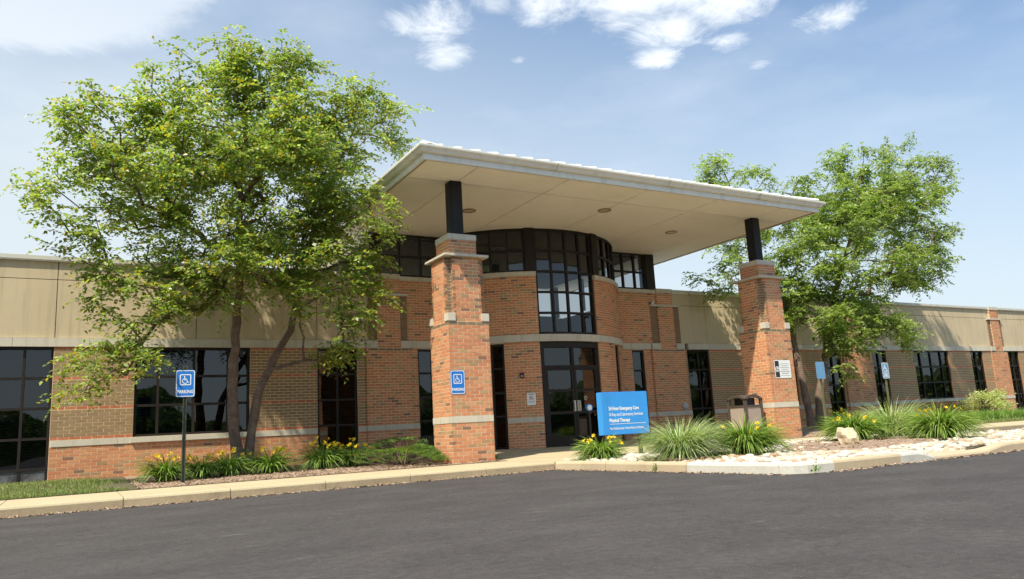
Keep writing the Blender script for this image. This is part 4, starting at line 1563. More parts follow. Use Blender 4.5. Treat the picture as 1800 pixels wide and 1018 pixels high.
for (x, y) in ((7.97, 15.62), (11.12, 14.50), (14.28, 15.68)):
    n_ = 24
    if lampmesh is None:
        ring, lens = MB(), MB()
        pr = [(0.17, 0), (0.165, -.02), (0.13, -.022), (0.125, -.006)]
        pts = [(r_ * math.cos(2 * math.pi * k / n_), r_ * math.sin(2 * math.pi * k / n_), z) for r_, z in pr for k in range(n_)]
        ring.mesh(pts, [(i * n_ + k, i * n_ + (k + 1) % n_, (i + 1) * n_ + (k + 1) % n_, (i + 1) * n_ + k) for i in range(3) for k in range(n_)], MT['light_trim'])
        lens.mesh([(0.126 * math.cos(2 * math.pi * k / n_), 0.126 * math.sin(2 * math.pi * k / n_), -.008) for k in range(n_)], [tuple(range(n_))], MT['lens'])
        lampmesh = (ring.data('recessed_light'), lens.data('lens'))
    o = place('recessed_light', lampmesh[0], canopy, Vector((x, y, ZS - .001)) - wloc(canopy))
    place('lens', lampmesh[1], o)


# ================================================================== SIGNS
def rrect(w_, h_, r_, n_=5):
    p = []
    for (cx_, cz_, a0) in ((w_ / 2 - r_, h_ / 2 - r_, 0), (-w_ / 2 + r_, h_ / 2 - r_, 90), (-w_ / 2 + r_, -h_ / 2 + r_, 180), (w_ / 2 - r_, -h_ / 2 + r_, 270)):
        for k in range(n_ + 1):
            a = R(a0 + 90 * k / n_)
            p.append((cx_ + r_ * math.cos(a), cz_ + r_ * math.sin(a)))
    return p


def plate(mb, poly, y0, y1, m):
    """extruded outline facing -Y (x right, z up)"""
    n_ = len(poly)
    pts = [(x, y0, z) for x, z in poly] + [(x, y1, z) for x, z in poly]
    fs = [tuple(range(n_)), tuple(range(2 * n_ - 1, n_ - 1, -1))] + [(k, n_ + k, n_ + (k + 1) % n_, (k + 1) % n_) for k in range(n_)]
    mb.mesh(pts, fs, m)


def ringpoly(mb, outer, inner, y, m):
    n_ = len(outer)
    mb.mesh([(x, y, z) for x, z in outer] + [(x, y, z) for x, z in inner], [(k, (k + 1) % n_, n_ + (k + 1) % n_, n_ + k) for k in range(n_)], m)


def stroke(mb, pts, wd, y, m):
    for i in range(len(pts) - 1):
        a, c = Vector(pts[i]), Vector(pts[i + 1])
        d = (c - a).normalized()
        n_ = Vector((-d.y, d.x)) * wd / 2
        a2, c2 = a - d * wd * .3, c + d * wd * .3
        yy = y - 0.00012 * i
        mb.face([(p.x, yy, p.y) for p in (a2 - n_, c2 - n_, c2 + n_, a2 + n_)], m)


def disc(mb, cx_, cz_, r_, y, m, n_=16):
    mb.face([(cx_ + r_ * math.cos(2 * math.pi * k / n_), y, cz_ + r_ * math.sin(2 * math.pi * k / n_)) for k in range(n_)], m)


def wheelchair(mb, cx_, cz_, s_, y, m):
    """seated figure in a wheelchair, s_ = height"""
    T = lambda x, z: (cx_ + x * s_, cz_ + z * s_)
    disc(mb, *T(-.12, .42), .085 * s_, y, m)
    stroke(mb, [T(-.12, .32), T(-.09, -.03), T(.18, -.03), T(.30, -.36), T(.42, -.32)], .095 * s_, y, m)
    stroke(mb, [T(-.11, .13), T(.12, .13)], .08 * s_, y - .0006, m)
    arc = [T(-.05 + .33 * math.cos(R(a)), -.17 + .33 * math.sin(R(a))) for a in range(120, 345, 15)]
    stroke(mb, arc, .085 * s_, y - .001, m)


def text(parent, s_, x, z, size, m, y=-0.004, align='CENTER', bold=0.0, sx=1.0, name='lettering'):
    c = bpy.data.curves.new(name, 'FONT')
    c.body = s_
    c.size = size
    c.align_x = align
    c.extrude = 0.0006
    c.offset = bold
    c.resolution_u = 2
    c.materials.append(m)
    t = bpy.data.objects.new(name, c)
    COL.objects.link(t)
    bpy.context.view_layer.update()
    me = bpy.data.meshes.new_from_object(t.evaluated_get(bpy.context.evaluated_depsgraph_get()))
    bpy.data.objects.remove(t)
    me.name = name
    o = bpy.data.objects.new(name, me)
    COL.objects.link(o)
    o.parent = parent
    o.location = (x, y, z)
    o.rotation_euler = (math.pi / 2, 0, 0)
    o.scale = (sx, 1, 1)
    return o


def ada_panel(parent, y=0.0, zc=0.0, parking=True):
    blue = MT['sign_blue'] if parking else MT['faded_blue']
    W_, H_ = 0.305, 0.457
    b = MB()
    plate(b, rrect(W_, H_, 0.035), -.0015, .0015, blue)
    b.v = [(x, yy + y, z + zc) for x, yy, z in b.v]
    pn = b.build('sign_panel', parent, local=True)
    q = MB()
    ringpoly(q, rrect(W_ - .012, H_ - .012, .032), rrect(W_ - .036, H_ - .036, .024), -.0028, MT['sign_white'])
    if parking:
        ringpoly(q, [(x, z + .063) for x, z in rrect(.18, .185, .022)], [(x, z + .063) for x, z in rrect(.150, .155, .014)], -.0028, MT['sign_white'])
        wheelchair(q, 0.0, 0.063, .125, -.003, MT['sign_white'])
    else:
        wheelchair(q, 0.0, 0.07, .22, -.003, MT['sign_white'])
        stroke(q, [(-.13, -.075), (.13, -.075)], .012, -.003, MT['sign_white'])
        for k, z in enumerate((-.105, -.135, -.165)):
            stroke(q, [(-.07 - .02 * k, z), (.07 + .02 * k, z)], .016, -.003, MT['sign_white'])
    for z in (.2, -.2):
        disc(q, 0, z, .008, -.0032, MT['chrome'], 8)
    q.v = [(x, yy + y, z + zc) for x, yy, z in q.v]
    q.build('sign_symbol', pn, local=True)
    if parking:
        text(pn, 'PARKING', 0, zc - .165, .078, MT['sign_white'], y - .0035, bold=.0018, sx=.80)
    return pn


def u_post(parent, h, m, y=0.012, z0=-0.3):
    b = MB()
    b.box(-.030, -.018, y, y + .03, z0, h, m)
    b.box(.018, .030, y, y + .03, z0, h, m)
    b.box(-.018, .018, y + .020, y + .0285, z0, h, m)
    z = 0.1
    while z < h - .05:
        b.box(-.004, .004, y + .0185, y + .0199, z, z + .014, MT['black'])
        z += 0.05
    return b.build('post', parent, local=True)


sgn = thing('parking_sign', 'blue wheelchair PARKING sign on a dark green post in the mulch by the tree', 'sign', (1.645, 14.1, bed_z(1.645, 14.1)))
u_post(sgn, 1.95, MT['post_dark'])
ada_panel(sgn, 0.0, 1.66 - bed_z(1.645, 14.1))
sgn = thing('parking_sign', 'blue wheelchair PARKING sign fixed flat on the brick pillar', 'sign', (6.448, PY - .006, 1.545))
ada_panel(sgn)
sgn = thing('parking_sign', 'pale blue wheelchair sign on a post behind the tall ornamental grass', 'sign', (20.43, 14.0, bed_z(20.43, 14)))
u_post(sgn, 1.9, MT['galv'])
ada_panel(sgn, 0.0, 1.68 - bed_z(20.43, 14), parking=False)
sgn = thing('blank_sign', 'plain faded blue sign with nothing on it, on a green post by the pillar', 'sign', (17.25, 13.7, bed_z(17.25, 13.7)))
u_post(sgn, 1.9, MT['galv'])
b = MB()
plate(b, rrect(.345, .45, .03), -.0015, .0015, MT['faded_blue'])
b.v = [(x, y, z + 1.69 - bed_z(17.25, 13.7)) for x, y, z in b.v]
b.build('sign_panel', sgn, local=True)
b = MB()
for z in (.19, -.19): disc(b, 0, z + 1.69 - bed_z(17.25, 13.7), .009, -.003, MT['chrome'], 8)
b.build('bolt', sgn, local=True)

# smoking notice on the right pillar
sgn = thing('smoking_notice', 'white notice with a black strip and no smoking symbol on the right pillar', 'sign', (15.515, PY - .006, 1.717))
b = MB()
plate(b, rrect(.575, .45, .03), -.0015, .0015, MT['sign_white'])
pn = b.build('sign_panel', sgn, local=True)
b = MB()
plate(b, [(-.27, -.205), (-.125, -.205), (-.125, .205), (-.27, .205)], -.0022, -.0016, MT['ink'])
b.build('black_strip', pn, local=True)
b = MB()
disc(b, -.197, 0, .072, -.0030, MT['sign_white'], 20)
ringpoly(b, [(-.197 + .055 * math.cos(2 * math.pi * k / 20), .055 * math.sin(2 * math.pi * k / 20)) for k in range(20)], [(-.197 + .044 * math.cos(2 * math.pi * k / 20), .044 * math.sin(2 * math.pi * k / 20)) for k in range(20)], -.0034, MT['ink'])
stroke(b, [(-.235, -.005), (-.165, -.005)], .014, -.0036, MT['ink'])
stroke(b, [(-.232, .035), (-.162, -.035)], .011, -.0042, MT['ink'])
b.build('smoking_symbol', pn, local=True)
b = MB()
for z, a, wd in ((.13, .16, .010), (.085, .11, .012), (.04, .155, .012), (-.01, .12, .012), (-.06, .165, .018), (-.11, .11, .018), (-.165, .165, .008)):
    stroke(b, [(.075 - a, z), (.075 + a, z)], wd, -.003, MT['ink_grey'])
b.build('notice_text', pn, local=True)

# notice and alarm box on the curved brick left of the doors
def on_drum(a, z, d=-0.006):
    p = DRUM.pt(dg(a), d, z)
    return p, R(a)


p, a = on_drum(-21.9, 1.31)
sgn = thing('door_notice', 'small white notice with a red ring on the curved brick beside the doors', 'sign', p, rotz=a)
b = MB()
plate(b, rrect(.225, .30, .01), -.0015, .0015, MT['sign_white'])
pn = b.build('sign_panel', sgn, local=True)
b = MB()
ringpoly(b, [(.055 * math.cos(2 * math.pi * k / 20), .03 + .055 * math.sin(2 * math.pi * k / 20)) for k in range(20)], [(.044 * math.cos(2 * math.pi * k / 20), .03 + .044 * math.sin(2 * math.pi * k / 20)) for k in range(20)], -.003, MT['ink_red'])
stroke(b, [(-.028, .03), (.02, .03)], .016, -.0032, MT['ink'])
stroke(b, [(-.034, .064), (.034, -.004)], .01, -.004, MT['ink_red'])
b.build('notice_symbol', pn, local=True)
b = MB()
for z, q in ((-.055, .085), (-.08, .075)): stroke(b, [(-q, z), (q, z)], .008, -.003, MT['ink_grey'])
b.build('notice_text', pn, local=True)
text(pn, 'NOTICE', 0, .103, .036, MT['ink'], -.003, bold=.0012)

p, a = on_drum(-25.6, 1.92, 0.0)
al = thing('alarm_box', 'black alarm strobe with a red top on the curved brick left of the doors', 'alarm', p, rotz=a)
b = MB()
b.box(-.055, .055, -.06, 0, -.065, .045, MT['black'], .008)
b.build('case', al, local=True)
b = MB()
b.box(-.053, .053, -.062, 0, .046, .072, MT['red'], .006)
b.build('red_cover', al, local=True)
b = MB()
b.box(-.03, .03, -.064, -.0605, -.04, -.015, MT['lens'])
b.build('strobe_lens', al, local=True)

bell = thing('wall_bell', 'round grey wall bell low on the brick right of the entrance', 'bell', (16.37, YW - .055, 1.01))
b = MB()
n_ = 24
pr = [(0.115, 0.0), (0.115, -.03), (0.095, -.055), (0.05, -.068), (0.0, -.07)]
pts = [(r_ * math.cos(2 * math.pi * k / n_), y, r_ * math.sin(2 * math.pi * k / n_)) for r_, y in pr[:-1] for k in range(n_)] + [(0, -.07, 0)]
fs = [(i * n_ + k, i * n_ + (k + 1) % n_, (i + 1) * n_ + (k + 1) % n_, (i + 1) * n_ + k) for i in range(3) for k in range(n_)] + [(3 * n_ + k, 3 * n_ + (k + 1) % n_, 4 * n_) for k in range(n_)]
b.mesh(pts, fs, MT['grey_disc'])
b.build('dome', bell, smooth=True, local=True)
b = MB()
b.box(-.05, .05, -.02, 0.0, -.20, -.113, MT['grey_disc'], .005)
b.build('back_box', bell, local=True)
b = MB()
b.box(-.045, .045, -.10, 0.0, -.03, .03, MT['grey_disc'], .01)
b.tube((0, -.06, -.03), (0, -.06, -.075), .045, .03, MT['sign_white'], 14)
o = place('security_camera', b.data('security_camera'), None, (15.42, YW, 4.22))
tag(o, 'small white camera high on the brick pilaster right of the bay', 'camera')

# accessible door button on its post
bt = thing('door_button', 'round blue and white door button on a black post before the glass doors', 'button', (10.80, 15.3, 0.06))
b = MB()
b.tube((0, 0, 0), (0, 0, .83), .028, .028, MT['black'], 12)
b.tube((0, 0, .80), (0, 0, .87), .05, .06, MT['black'], 12)
b.tube((0, 0, 0), (0, 0, .02), .08, .075, MT['black'], 16)
b.build('post', bt, local=True)
b = MB()
b.tube((0, .02, .945), (0, -.035, .945), .088, .085, MT['board_blue'], 24)
b.build('button', bt, local=True)
b = MB()
b.tube((0, -.0352, .945), (0, -.040, .945), .064, .062, MT['sign_white'], 24)
b.build('button_face', bt, local=True)

# main blue board
bd = thing('information_board', 'bright blue board with white lettering about emergency care, behind the clump grass', 'sign', (9.14, 11.75, 0.0))
b = MB()
W2 = 0.545
b.box(-W2, W2, 0, .17, .385, 1.185, MT['board_blue'], .008)
bc = b.build('cabinet', bd, local=True)
for x in (-.36, .36):
    b = MB()
    b.box(x - .03, x + .03, .06, .12, -.2, .386, MT['steel'])
    b.build('leg', bd, local=True)
tw = lambda s_, z, size, bold, wmax: text(bc, s_, -.40, z, size, MT['sign_white'], -.0015, 'LEFT', bold, 1.0)
for (s_, z, size, bold, wmax) in (('24 Hour Emergency Care', .845, .088, .0040, .72), ('X-Ray and Laboratory Services', .735, .084, .0014, .81),
                                  ('Physical Therapy', .625, .088, .0040, .49), ('Mercy Medical Associates \u2022 Norriton Primary Care Physicians', .482, .066, .0010, .80)):
    o = tw(s_, z, size, bold, wmax)
    o.scale.x = wmax / max(max(v.co.x for v in o.data.vertices) - min(v.co.x for v in o.data.vertices), 1e-3)
b = MB()
stroke(b, [(-.395, .585), (.47, .585)], .009, -.002, MT['sign_white'])
b.build('rule_line', bc, local=True)

# waste bin with pebble panels and arched hood, by the right pillar
bn = thing('waste_bin', 'square brown waste bin with pebble panels and an arched hood beside the pillar', 'bin', (14.56, 13.92, 0.02))
hw = 0.27
b = MB()
for sx in (-1, 1):
    for sy in (-1, 1):
        b.box(sx * hw - .035, sx * hw + .035, sy * hw - .035, sy * hw + .035, 0, 1.0, MT['bin_frame'], .006)
b.box(-hw - .03, hw + .03, -hw - .03, hw + .03, .80, .845, MT['bin_frame'], .006)
b.box(-hw - .03, hw + .03, -hw - .03, hw + .03, .02, .09, MT['bin_frame'], .006)
b.build('frame', bn, local=True)
for (F) in (Plane(-hw + .035, -hw - .012, 0), Plane(-hw - .012, hw - .035, -math.pi / 2), Plane(hw + .012, -hw + .035, math.pi / 2), Plane(hw - .035, hw + .012, math.pi)):
    b = MB()
    sbox(b, F, .003, 2 * hw - .073, 0, .02, .093, .797, MT['bin_panel'])
    b.build('panel', bn, local=True)
b = MB()
na = 10
for k in range(na):      # arched hood over four openings
    t0, t1 = -1 + 2 * k / na, -1 + 2 * (k + 1) / na
    za, zb = 1.0 + .10 * (1 - t0 * t0), 1.0 + .10 * (1 - t1 * t1)
    xa, xb = t0 * (hw + .035), t1 * (hw + .035)
    for (y0, y1) in ((-hw - .035, -hw + .02), (hw - .02, hw + .035)):
        b.mesh([(xa, y0, za - .06), (xb, y0, zb - .06), (xb, y0, zb), (xa, y0, za), (xa, y1, za - .06), (xb, y1, zb - .06), (xb, y1, zb), (xa, y1, za)],
               [(0, 1, 2, 3), (4, 7, 6, 5), (0, 4, 5, 1)], MT['bin_frame'])
    for (x0, x1) in ((-hw - .035, -hw + .02), (hw - .02, hw + .035)):
        b.mesh([(x0, xa, za - .06), (x0, xb, zb - .06), (x0, xb, zb), (x0, xa, za), (x1, xa, za - .06), (x1, xb, zb - .06), (x1, xb, zb), (x1, xa, za)],
               [(3, 2, 1, 0), (5, 6, 7, 4), (1, 5, 4, 0)], MT['bin_frame'])
    for j in range(na):
        s0, s1 = -1 + 2 * j / na, -1 + 2 * (j + 1) / na
        zf = lambda t, s: 1.0 + .10 * min(1 - t * t * .35, 1.0) * (1 - max(t * t, s * s)) + .0 + .10 * 0
        f_ = lambda t, s: (t * (hw + .034), s * (hw + .034), 1.0 + .10 * (1 - (t * t if abs(s) > abs(t) else s * s)))
        b.face([f_(t0, s0), f_(t1, s0), f_(t1, s1), f_(t0, s1)], MT['bin_frame'])
b.build('hood', bn, local=True)
b = MB()
b.box(-hw + .04, hw - .04, -hw + .04, hw - .04, .03, .79, MT['black'])
b.box(-hw + .10, hw - .10, -hw + .10, hw - .10, .79, 1.02, MT['black'])
b.build('liner', bn, local=True)

# boulder
bm = bmesh.new()
bmesh.ops.create_icosphere(bm, subdivisions=3, radius=1)
rr = random.Random(5)
pl = [(Vector((rr.gauss(0, 1), rr.gauss(0, 1), rr.gauss(0.2, 1))).normalized(), rr.uniform(.62, .95)) for _ in range(16)]
for v in bm.verts:
    d = v.co.normalized()
    r_ = 1.0
    for n_, h_ in pl:
        c_ = d.dot(n_)
        if c_ > 0: r_ = min(r_, h_ / c_)
    v.co = d * r_ * (1 + rr.uniform(-.02, .02))
    c_ = v.co.copy()
    f_ = 1 + .09 * math.sin(6 * c_.x + 4 * c_.z) * math.cos(5 * c_.y + 2) + .05 * math.sin(13 * c_.z + 9 * c_.x)
    v.co = Vector((c_.x * .23 * f_ - .05 * c_.z * .6, c_.y * .2 * f_, c_.z * (.25 if c_.x < 0 else .19) * f_ + .11))
bb_ = MB()
bm.verts.index_update()
bb_.mesh([v.co for v in bm.verts], [[v.index for v in f.verts] for f in bm.faces], MT['rock'])
bm.free()
o = place('boulder', bb_.data('boulder'), None, (11.72, 8.9, 0.02))
tag(o, 'angular tan boulder resting on the mulch in front of the daylilies', 'boulder')


# ================================================================== PLANTS
def arch_blade(mb, base, az, length, w0, rise, droop, col, m, seg=5, twist=0.0):
    """tapered arching strip"""
    x, y, z = base
    ca, sa = math.cos(az), math.sin(az)
    pts = []
    el = rise
    step = length / seg
    px = pz = 0.0
    for k in range(seg + 1):
        wv = w0 * (0.75 + 0.25 * min(1, k / 1.5)) * (1 - (k / seg) ** 2.2) + 0.0006
        wx, wy = -sa * wv / 2, ca * wv / 2
        cx_, cy_ = x + ca * px, y + sa * px
        pts += [(cx_ - wx, cy_ - wy, z + pz), (cx_ + wx, cy_ + wy, z + pz + twist * wv)]
        px += step * math.cos(el)
        pz += step * math.sin(el)
        el -= droop / seg
        if z + pz < 0.012 - 0 and el < 0: pz = 0.012 - z
    mb.mesh(pts, [(2 * k, 2 * k + 1, 2 * k + 3, 2 * k + 2) for k in range(seg)], m, col)


def flower_mesh():
    b = MB()
    for k in range(6):
        a = k * math.pi / 3 + .2
        for (r0, z0, r1, z1, w0, w1) in ((.004, 0, .028, .030, .008, .026), (.028, .030, .052, .036, .026, .004)):
            ca, sa = math.cos(a), math.sin(a)
            b.face([(ca * r0 + sa * w0 / 2, sa * r0 - ca * w0 / 2, z0), (ca * r1 + sa * w1 / 2, sa * r1 - ca * w1 / 2, z1),
                    (ca * r1 - sa * w1 / 2, sa * r1 + ca * w1 / 2, z1), (ca * r0 - sa * w0 / 2, sa * r0 + ca * w0 / 2, z0)], MT['petal'])
    return b.data('flower')


FLOWER = flower_mesh()
LIL = [(0.15, 0.25, 0.035), (0.19, 0.30, 0.045), (0.125, 0.21, 0.032), (0.24, 0.35, 0.065), (0.30, 0.38, 0.09)]
LILD = [(0.15, 0.26, 0.042), (0.19, 0.31, 0.052), (0.11, 0.205, 0.036), (0.24, 0.345, 0.07)]


def daylily(x, y, z, rad, h, nb, nf, label, cols=LIL, wind=0.0):
    root = thing('daylily', label, 'plant', (x, y, z), 'yellow daylily clumps')
    b = MB()
    for _ in range(int(nb * 1.35)):
        a = rnd.uniform(0, 6.283)
        rb = rad * .36 * rnd.random()
        L_ = rnd.uniform(.72, 1.18) * (rad * .72 + h * .92)
        rise = rnd.uniform(.72, 1.52)
        b_az = a + wind * rnd.uniform(0, 1) * (-math.sin(a))
        arch_blade(b, (rb * math.cos(a), rb * math.sin(a), 0), b_az, L_, rnd.uniform(.016, .028), rise, rnd.uniform(1.2, 2.7), rnd.choice(cols), MT['blade'], 6, rnd.uniform(-.5, .5))
    for _ in range(nb // 12):   # dry leaves at the foot
        a = rnd.uniform(0, 6.283)
        arch_blade(b, (rad * .2 * math.cos(a), rad * .2 * math.sin(a), 0), a, rad * .8, .012, .5, 1.6, (0.36, 0.27, 0.13), MT['blade'], 4)
    b.build('foliage', root, local=True)
    stm = MB()
    heads = []
    for _ in range(nf):
        a, rr_ = rnd.uniform(0, 6.283), rad * rnd.uniform(.2, 1.1)
        hx, hy, hz = rr_ * math.cos(a), rr_ * math.sin(a), h * rnd.uniform(.9, 1.24) * (1.08 - .28 * rr_ / rad)
        stm.tube((hx * .25, hy * .25, 0), (hx * .7, hy * .7, hz * .7), .0035, .003, MT['stem'], 4, False)
        stm.tube((hx * .7, hy * .7, hz * .7), (hx, hy, hz), .003, .0025, MT['stem'], 4, False)
        heads.append((hx, hy, hz))
    stm.build('stem', root, local=True)
    for (hx, hy, hz) in heads:
        o = place('flower', FLOWER, root, (hx, hy, hz))
        o.rotation_euler = (rnd.uniform(.2, 1.2), rnd.uniform(-.4, .4), rnd.uniform(-1.2, 1.2))
        s_ = rnd.uniform(.7, 1.05)
        o.scale = (s_, s_, s_)
    return root


MT['stem'] = mat('lily_stem', (0.13, 0.2, 0.05), 0.6)
Zb = bed_z
daylily(1.45, 14.85, Zb(1.5, 15), .36, .40, 260, 14, 'daylily clump just left of the post with the blue PARKING sign', LILD)
daylily(2.08, 14.95, Zb(2.1, 15.1), .30, .37, 220, 13, 'daylily clump right behind the post with the blue PARKING sign', LILD)
daylily(2.52, 15.05, Zb(2.5, 15.2), .36, .40, 260, 14, 'daylily clump at the foot of the leaning birch trunks', LILD)
daylily(3.27, 15.1, Zb(3.2, 15.2), .33, .45, 260, 18, 'daylily clump standing alone right of the birch trunks', LILD)
daylily(4.28, 15.15, Zb(4.3, 15.3), .35, .46, 260, 17, 'daylily clump below the narrow dark window', LILD)
daylily(4.88, 15.25, Zb(4.9, 15.4), .33, .42, 230, 15, 'daylily clump touching the low juniper', LILD)
daylily(8.13, 11.25, -.02, .36, .34, 380, 11, 'daylily clump at the left end of the stone island, below the blue board')
daylily(9.42, 9.08, 0.0, .56, .42, 640, 12, 'large daylily clump beside the variegated grass, in front of the waste bin')
daylily(13.5, 10.1, 0.01, .54, .44, 680, 15, 'large daylily clump behind the tan boulder')
daylily(13.85, 8.55, 0.01, .50, .50, 680, 12, 'large daylily clump with tall flowers at the right of the mulch mound')
daylily(19.2, 14.9, Zb(19.2, 14.9), .45, .50, 160, 10, 'shaded daylily clump behind the blank blue sign', LILD)


def clump_grass(x, y, z, rad, h, nb, label, cols, wind):
    root = thing('ornamental_grass', label, 'plant', (x, y, z), 'tall arching grass clumps')
    b = MB()
    for _ in range(nb):
        a = rnd.uniform(0, 6.283)
        rb = rad * .35 * math.sqrt(rnd.random())
        L_ = rnd.uniform(.7, 1.12) * (h * .75 + rad * .62)
        rise = rnd.triangular(.35, 1.55, 1.2)
        az = a + wind * math.sin(-a) * rnd.random()
        arch_blade(b, (rb * math.cos(a), rb * math.sin(a), 0), az, L_, rnd.uniform(.008, .0145), rise, rnd.uniform(.8, 2.3), rnd.choice(cols), MT['blade'], 6, rnd.uniform(-.4, .4))
    b.build('foliage', root, local=True)
    return root


VAR = [(0.27, 0.37, 0.13), (0.50, 0.53, 0.30), (0.20, 0.30, 0.085), (0.58, 0.59, 0.40), (0.34, 0.42, 0.18), (0.24, 0.34, 0.11)]
clump_grass(8.42, 9.45, 0.0, .58, .60, 2500, 'pale variegated grass clump near the kerb, right of the blue board', VAR, .6)
clump_grass(15.0, 10.3, 0.0, .52, .90, 1700, 'pale variegated grass clump between the two large daylilies', VAR, .5)


def leafy(mb, pts, size, cols, m, droop=0.0, aspect=0.55, up=0.35):
    for (x, y, z) in pts:
        d = Vector((rnd.gauss(0, 1), rnd.gauss(0, 1), rnd.gauss(up, .6) - droop)).normalized()
        n_ = Vector((rnd.gauss(0, 1), rnd.gauss(0, 1), rnd.gauss(0.9, .8)))
        sd = d.cross(n_)
        if sd.length < 1e-3: continue
        sd.normalize()
        s_ = size * rnd.uniform(.7, 1.25)
        p = Vector((x, y, z))
        e = d * s_
        mb.mesh([p, p + e * .45 + sd * s_ * aspect / 2, p + e, p + e * .45 - sd * s_ * aspect / 2], [(0, 1, 2, 3)], m, rnd.choice(cols))


# low juniper by the left pillar
root = thing('juniper_shrub', 'low spreading green juniper at the foot of the left pillar', 'shrub', (5.75, 14.6, Zb(5.7, 14.6)))
b, st_ = MB(), MB()
jc = [(0.085, 0.17, 0.045), (0.12, 0.22, 0.055), (0.07, 0.135, 0.04), (0.17, 0.27, 0.07), (0.22, 0.31, 0.085)]
for _ in range(900):
    t, r_ = rnd.uniform(0, 6.283), math.sqrt(rnd.random())
    x, y = 1.0 * r_ * math.cos(t) * (1 if math.cos(t) < 0 else .62), 1.30 * r_ * math.sin(t)
    if y > 0: y *= 1.3
    h_ = .05 + (.40 if y > 0 else .27) * (1 - r_ ** 2.4) + .04 * math.sin(5 * x + 3 * y)
    a = math.atan2(y, x) + rnd.gauss(0, .6)
    fr_ = rnd.uniform(.10, .22)
    dx, dy = math.cos(a), math.sin(a)
    col = rnd.choice(jc) if rnd.random() > .03 else (0.28, 0.13, 0.06)
    for k in range(15):
        q = k / 15
        bx, by, bz = x + dx * fr_ * q, y + dy * fr_ * q, h_ + .05 * q - .02 * q * q + rnd.uniform(0, .03)
        for sg in (-1, 1):
            aa = a + sg * .75 + rnd.uniform(-.2, .2)
            l_ = .055 * (1 - .5 * q)
            ex, ey, ez = bx + math.cos(aa) * l_, by + math.sin(aa) * l_, bz + rnd.uniform(-.005, .03)
            b.mesh([(bx, by, bz), (bx + dx * .011, by + dy * .011, bz + .004), (ex, ey, ez)], [(0, 1, 2)], MT['blade'], col)
    if _ % 8 == 0: st_.tube((x * .2, y * .2, 0), (x, y, h_), .008, .004, MT['bark'], 5, False)
b.build('foliage', root, local=True)
st_.build('stem', root, local=True)

# weed tuft beside the pillar, small weeds at the kerb
wd_ = thing('weed', 'small green weed tuft growing at the right foot of the left pillar', 'plant', (7.36, 13.85, .015))
b = MB()
leafy(b, [(rnd.gauss(0, .07), rnd.gauss(0, .06), abs(rnd.gauss(.04, .03))) for _ in range(120)], .05, LIL, MT['blade'])
b.build('foliage', wd_, local=True)
for (x, y, lab) in ((7.50, 9.06, 'little weed sprouting from the kerb below the variegated grass'), (7.93, 6.55, 'little weed sprouting at the white kerb corner')):
    o = MB()
    leafy(o, [(rnd.gauss(0, .02), rnd.gauss(-.01, .012), abs(rnd.gauss(.05, .04))) for _ in range(36)], .035, LIL, MT['blade'], up=1.2)
    tag(place('weed', o.data('weed'), None, (x - .03, y - .02, ZA)), lab, 'plant')


# shrubs in the bed of the right wing
def shrub(name, label, x, y, z, rx, ry, rz_, n, size, cols, zlift=.25, group=None, aspect=.55):
    root = thing(name, label, 'shrub', (x, y, z), group)
    b, s2 = MB(), MB()
    pts = []
    cl = []
    for _ in range(max(14, n // 60)):
        d = Vector((rnd.gauss(0, 1), rnd.gauss(0, 1), rnd.gauss(.3, 1))).normalized()
        r_ = rnd.uniform(.55, 1.0)
        c = Vector((d.x * rx * r_, d.y * ry * r_, zlift * rz_ + max(-.1, d.z) * rz_ * r_))
        cl.append(c)
        s2.tube((c.x * .12, c.y * .12, 0), (c.x * .6, c.y * .6, c.z * .62), .012, .007, MT['bark'], 5, False)
        s2.tube((c.x * .6, c.y * .6, c.z * .62), c, .007, .003, MT['bark'], 5, False)
    for _ in range(n):
        c = rnd.choice(cl)
        pts.append((c.x + rnd.gauss(0, rx * .14), c.y + rnd.gauss(0, ry * .14), max(.02, c.z + rnd.gauss(0, rz_ * .13))))
    leafy(b, pts, size, cols, MT['leaf'], aspect=aspect)
    b.build('foliage', root, local=True)
    s2.build('stem', root, local=True)
    return root


shrub('variegated_shrub', 'rounded cream and green variegated shrub in front of the right brick pilaster', 29.35, 16.2, .12, .98, .8, .55, 2600, .085,
      [(0.58, 0.58, 0.32), (0.45, 0.49, 0.22), (0.64, 0.63, 0.40), (0.32, 0.38, 0.13)], .75)
SP = [(0.16, 0.20, 0.04), (0.26, 0.22, 0.05), (0.34, 0.19, 0.06), (0.13, 0.17, 0.035), (0.38, 0.24, 0.07), (0.30, 0.13, 0.05)]
for k, (x, y, lab) in enumerate(((23.9, 15.7, 'orange tinged shrub behind the tall daylily flowers'), (25.4, 15.9, 'orange tinged shrub in the middle, below the three pane window'), (26.9, 16.0, 'orange tinged shrub beside the variegated shrub'))):
    shrub('spirea_shrub', lab, x, y, .10, .85, .6, .42, 1900, .06, SP, .35, 'low orange tinged shrubs')


def liri():
    return rnd.uniform(22.6, 29.4), rnd.gauss(14.95, .33)


b = MB()
for _ in range(5200):
    x, y = liri()
    a = rnd.uniform(0, 6.283)
    arch_blade(b, (x, y, bed_z(x, y)), a, rnd.uniform(.28, .48), .014, rnd.uniform(.9, 1.5), rnd.uniform(.8, 2.0), rnd.choice(LILD), MT['blade'], 4)
tag(b.build('ground_cover'), kind='stuff')


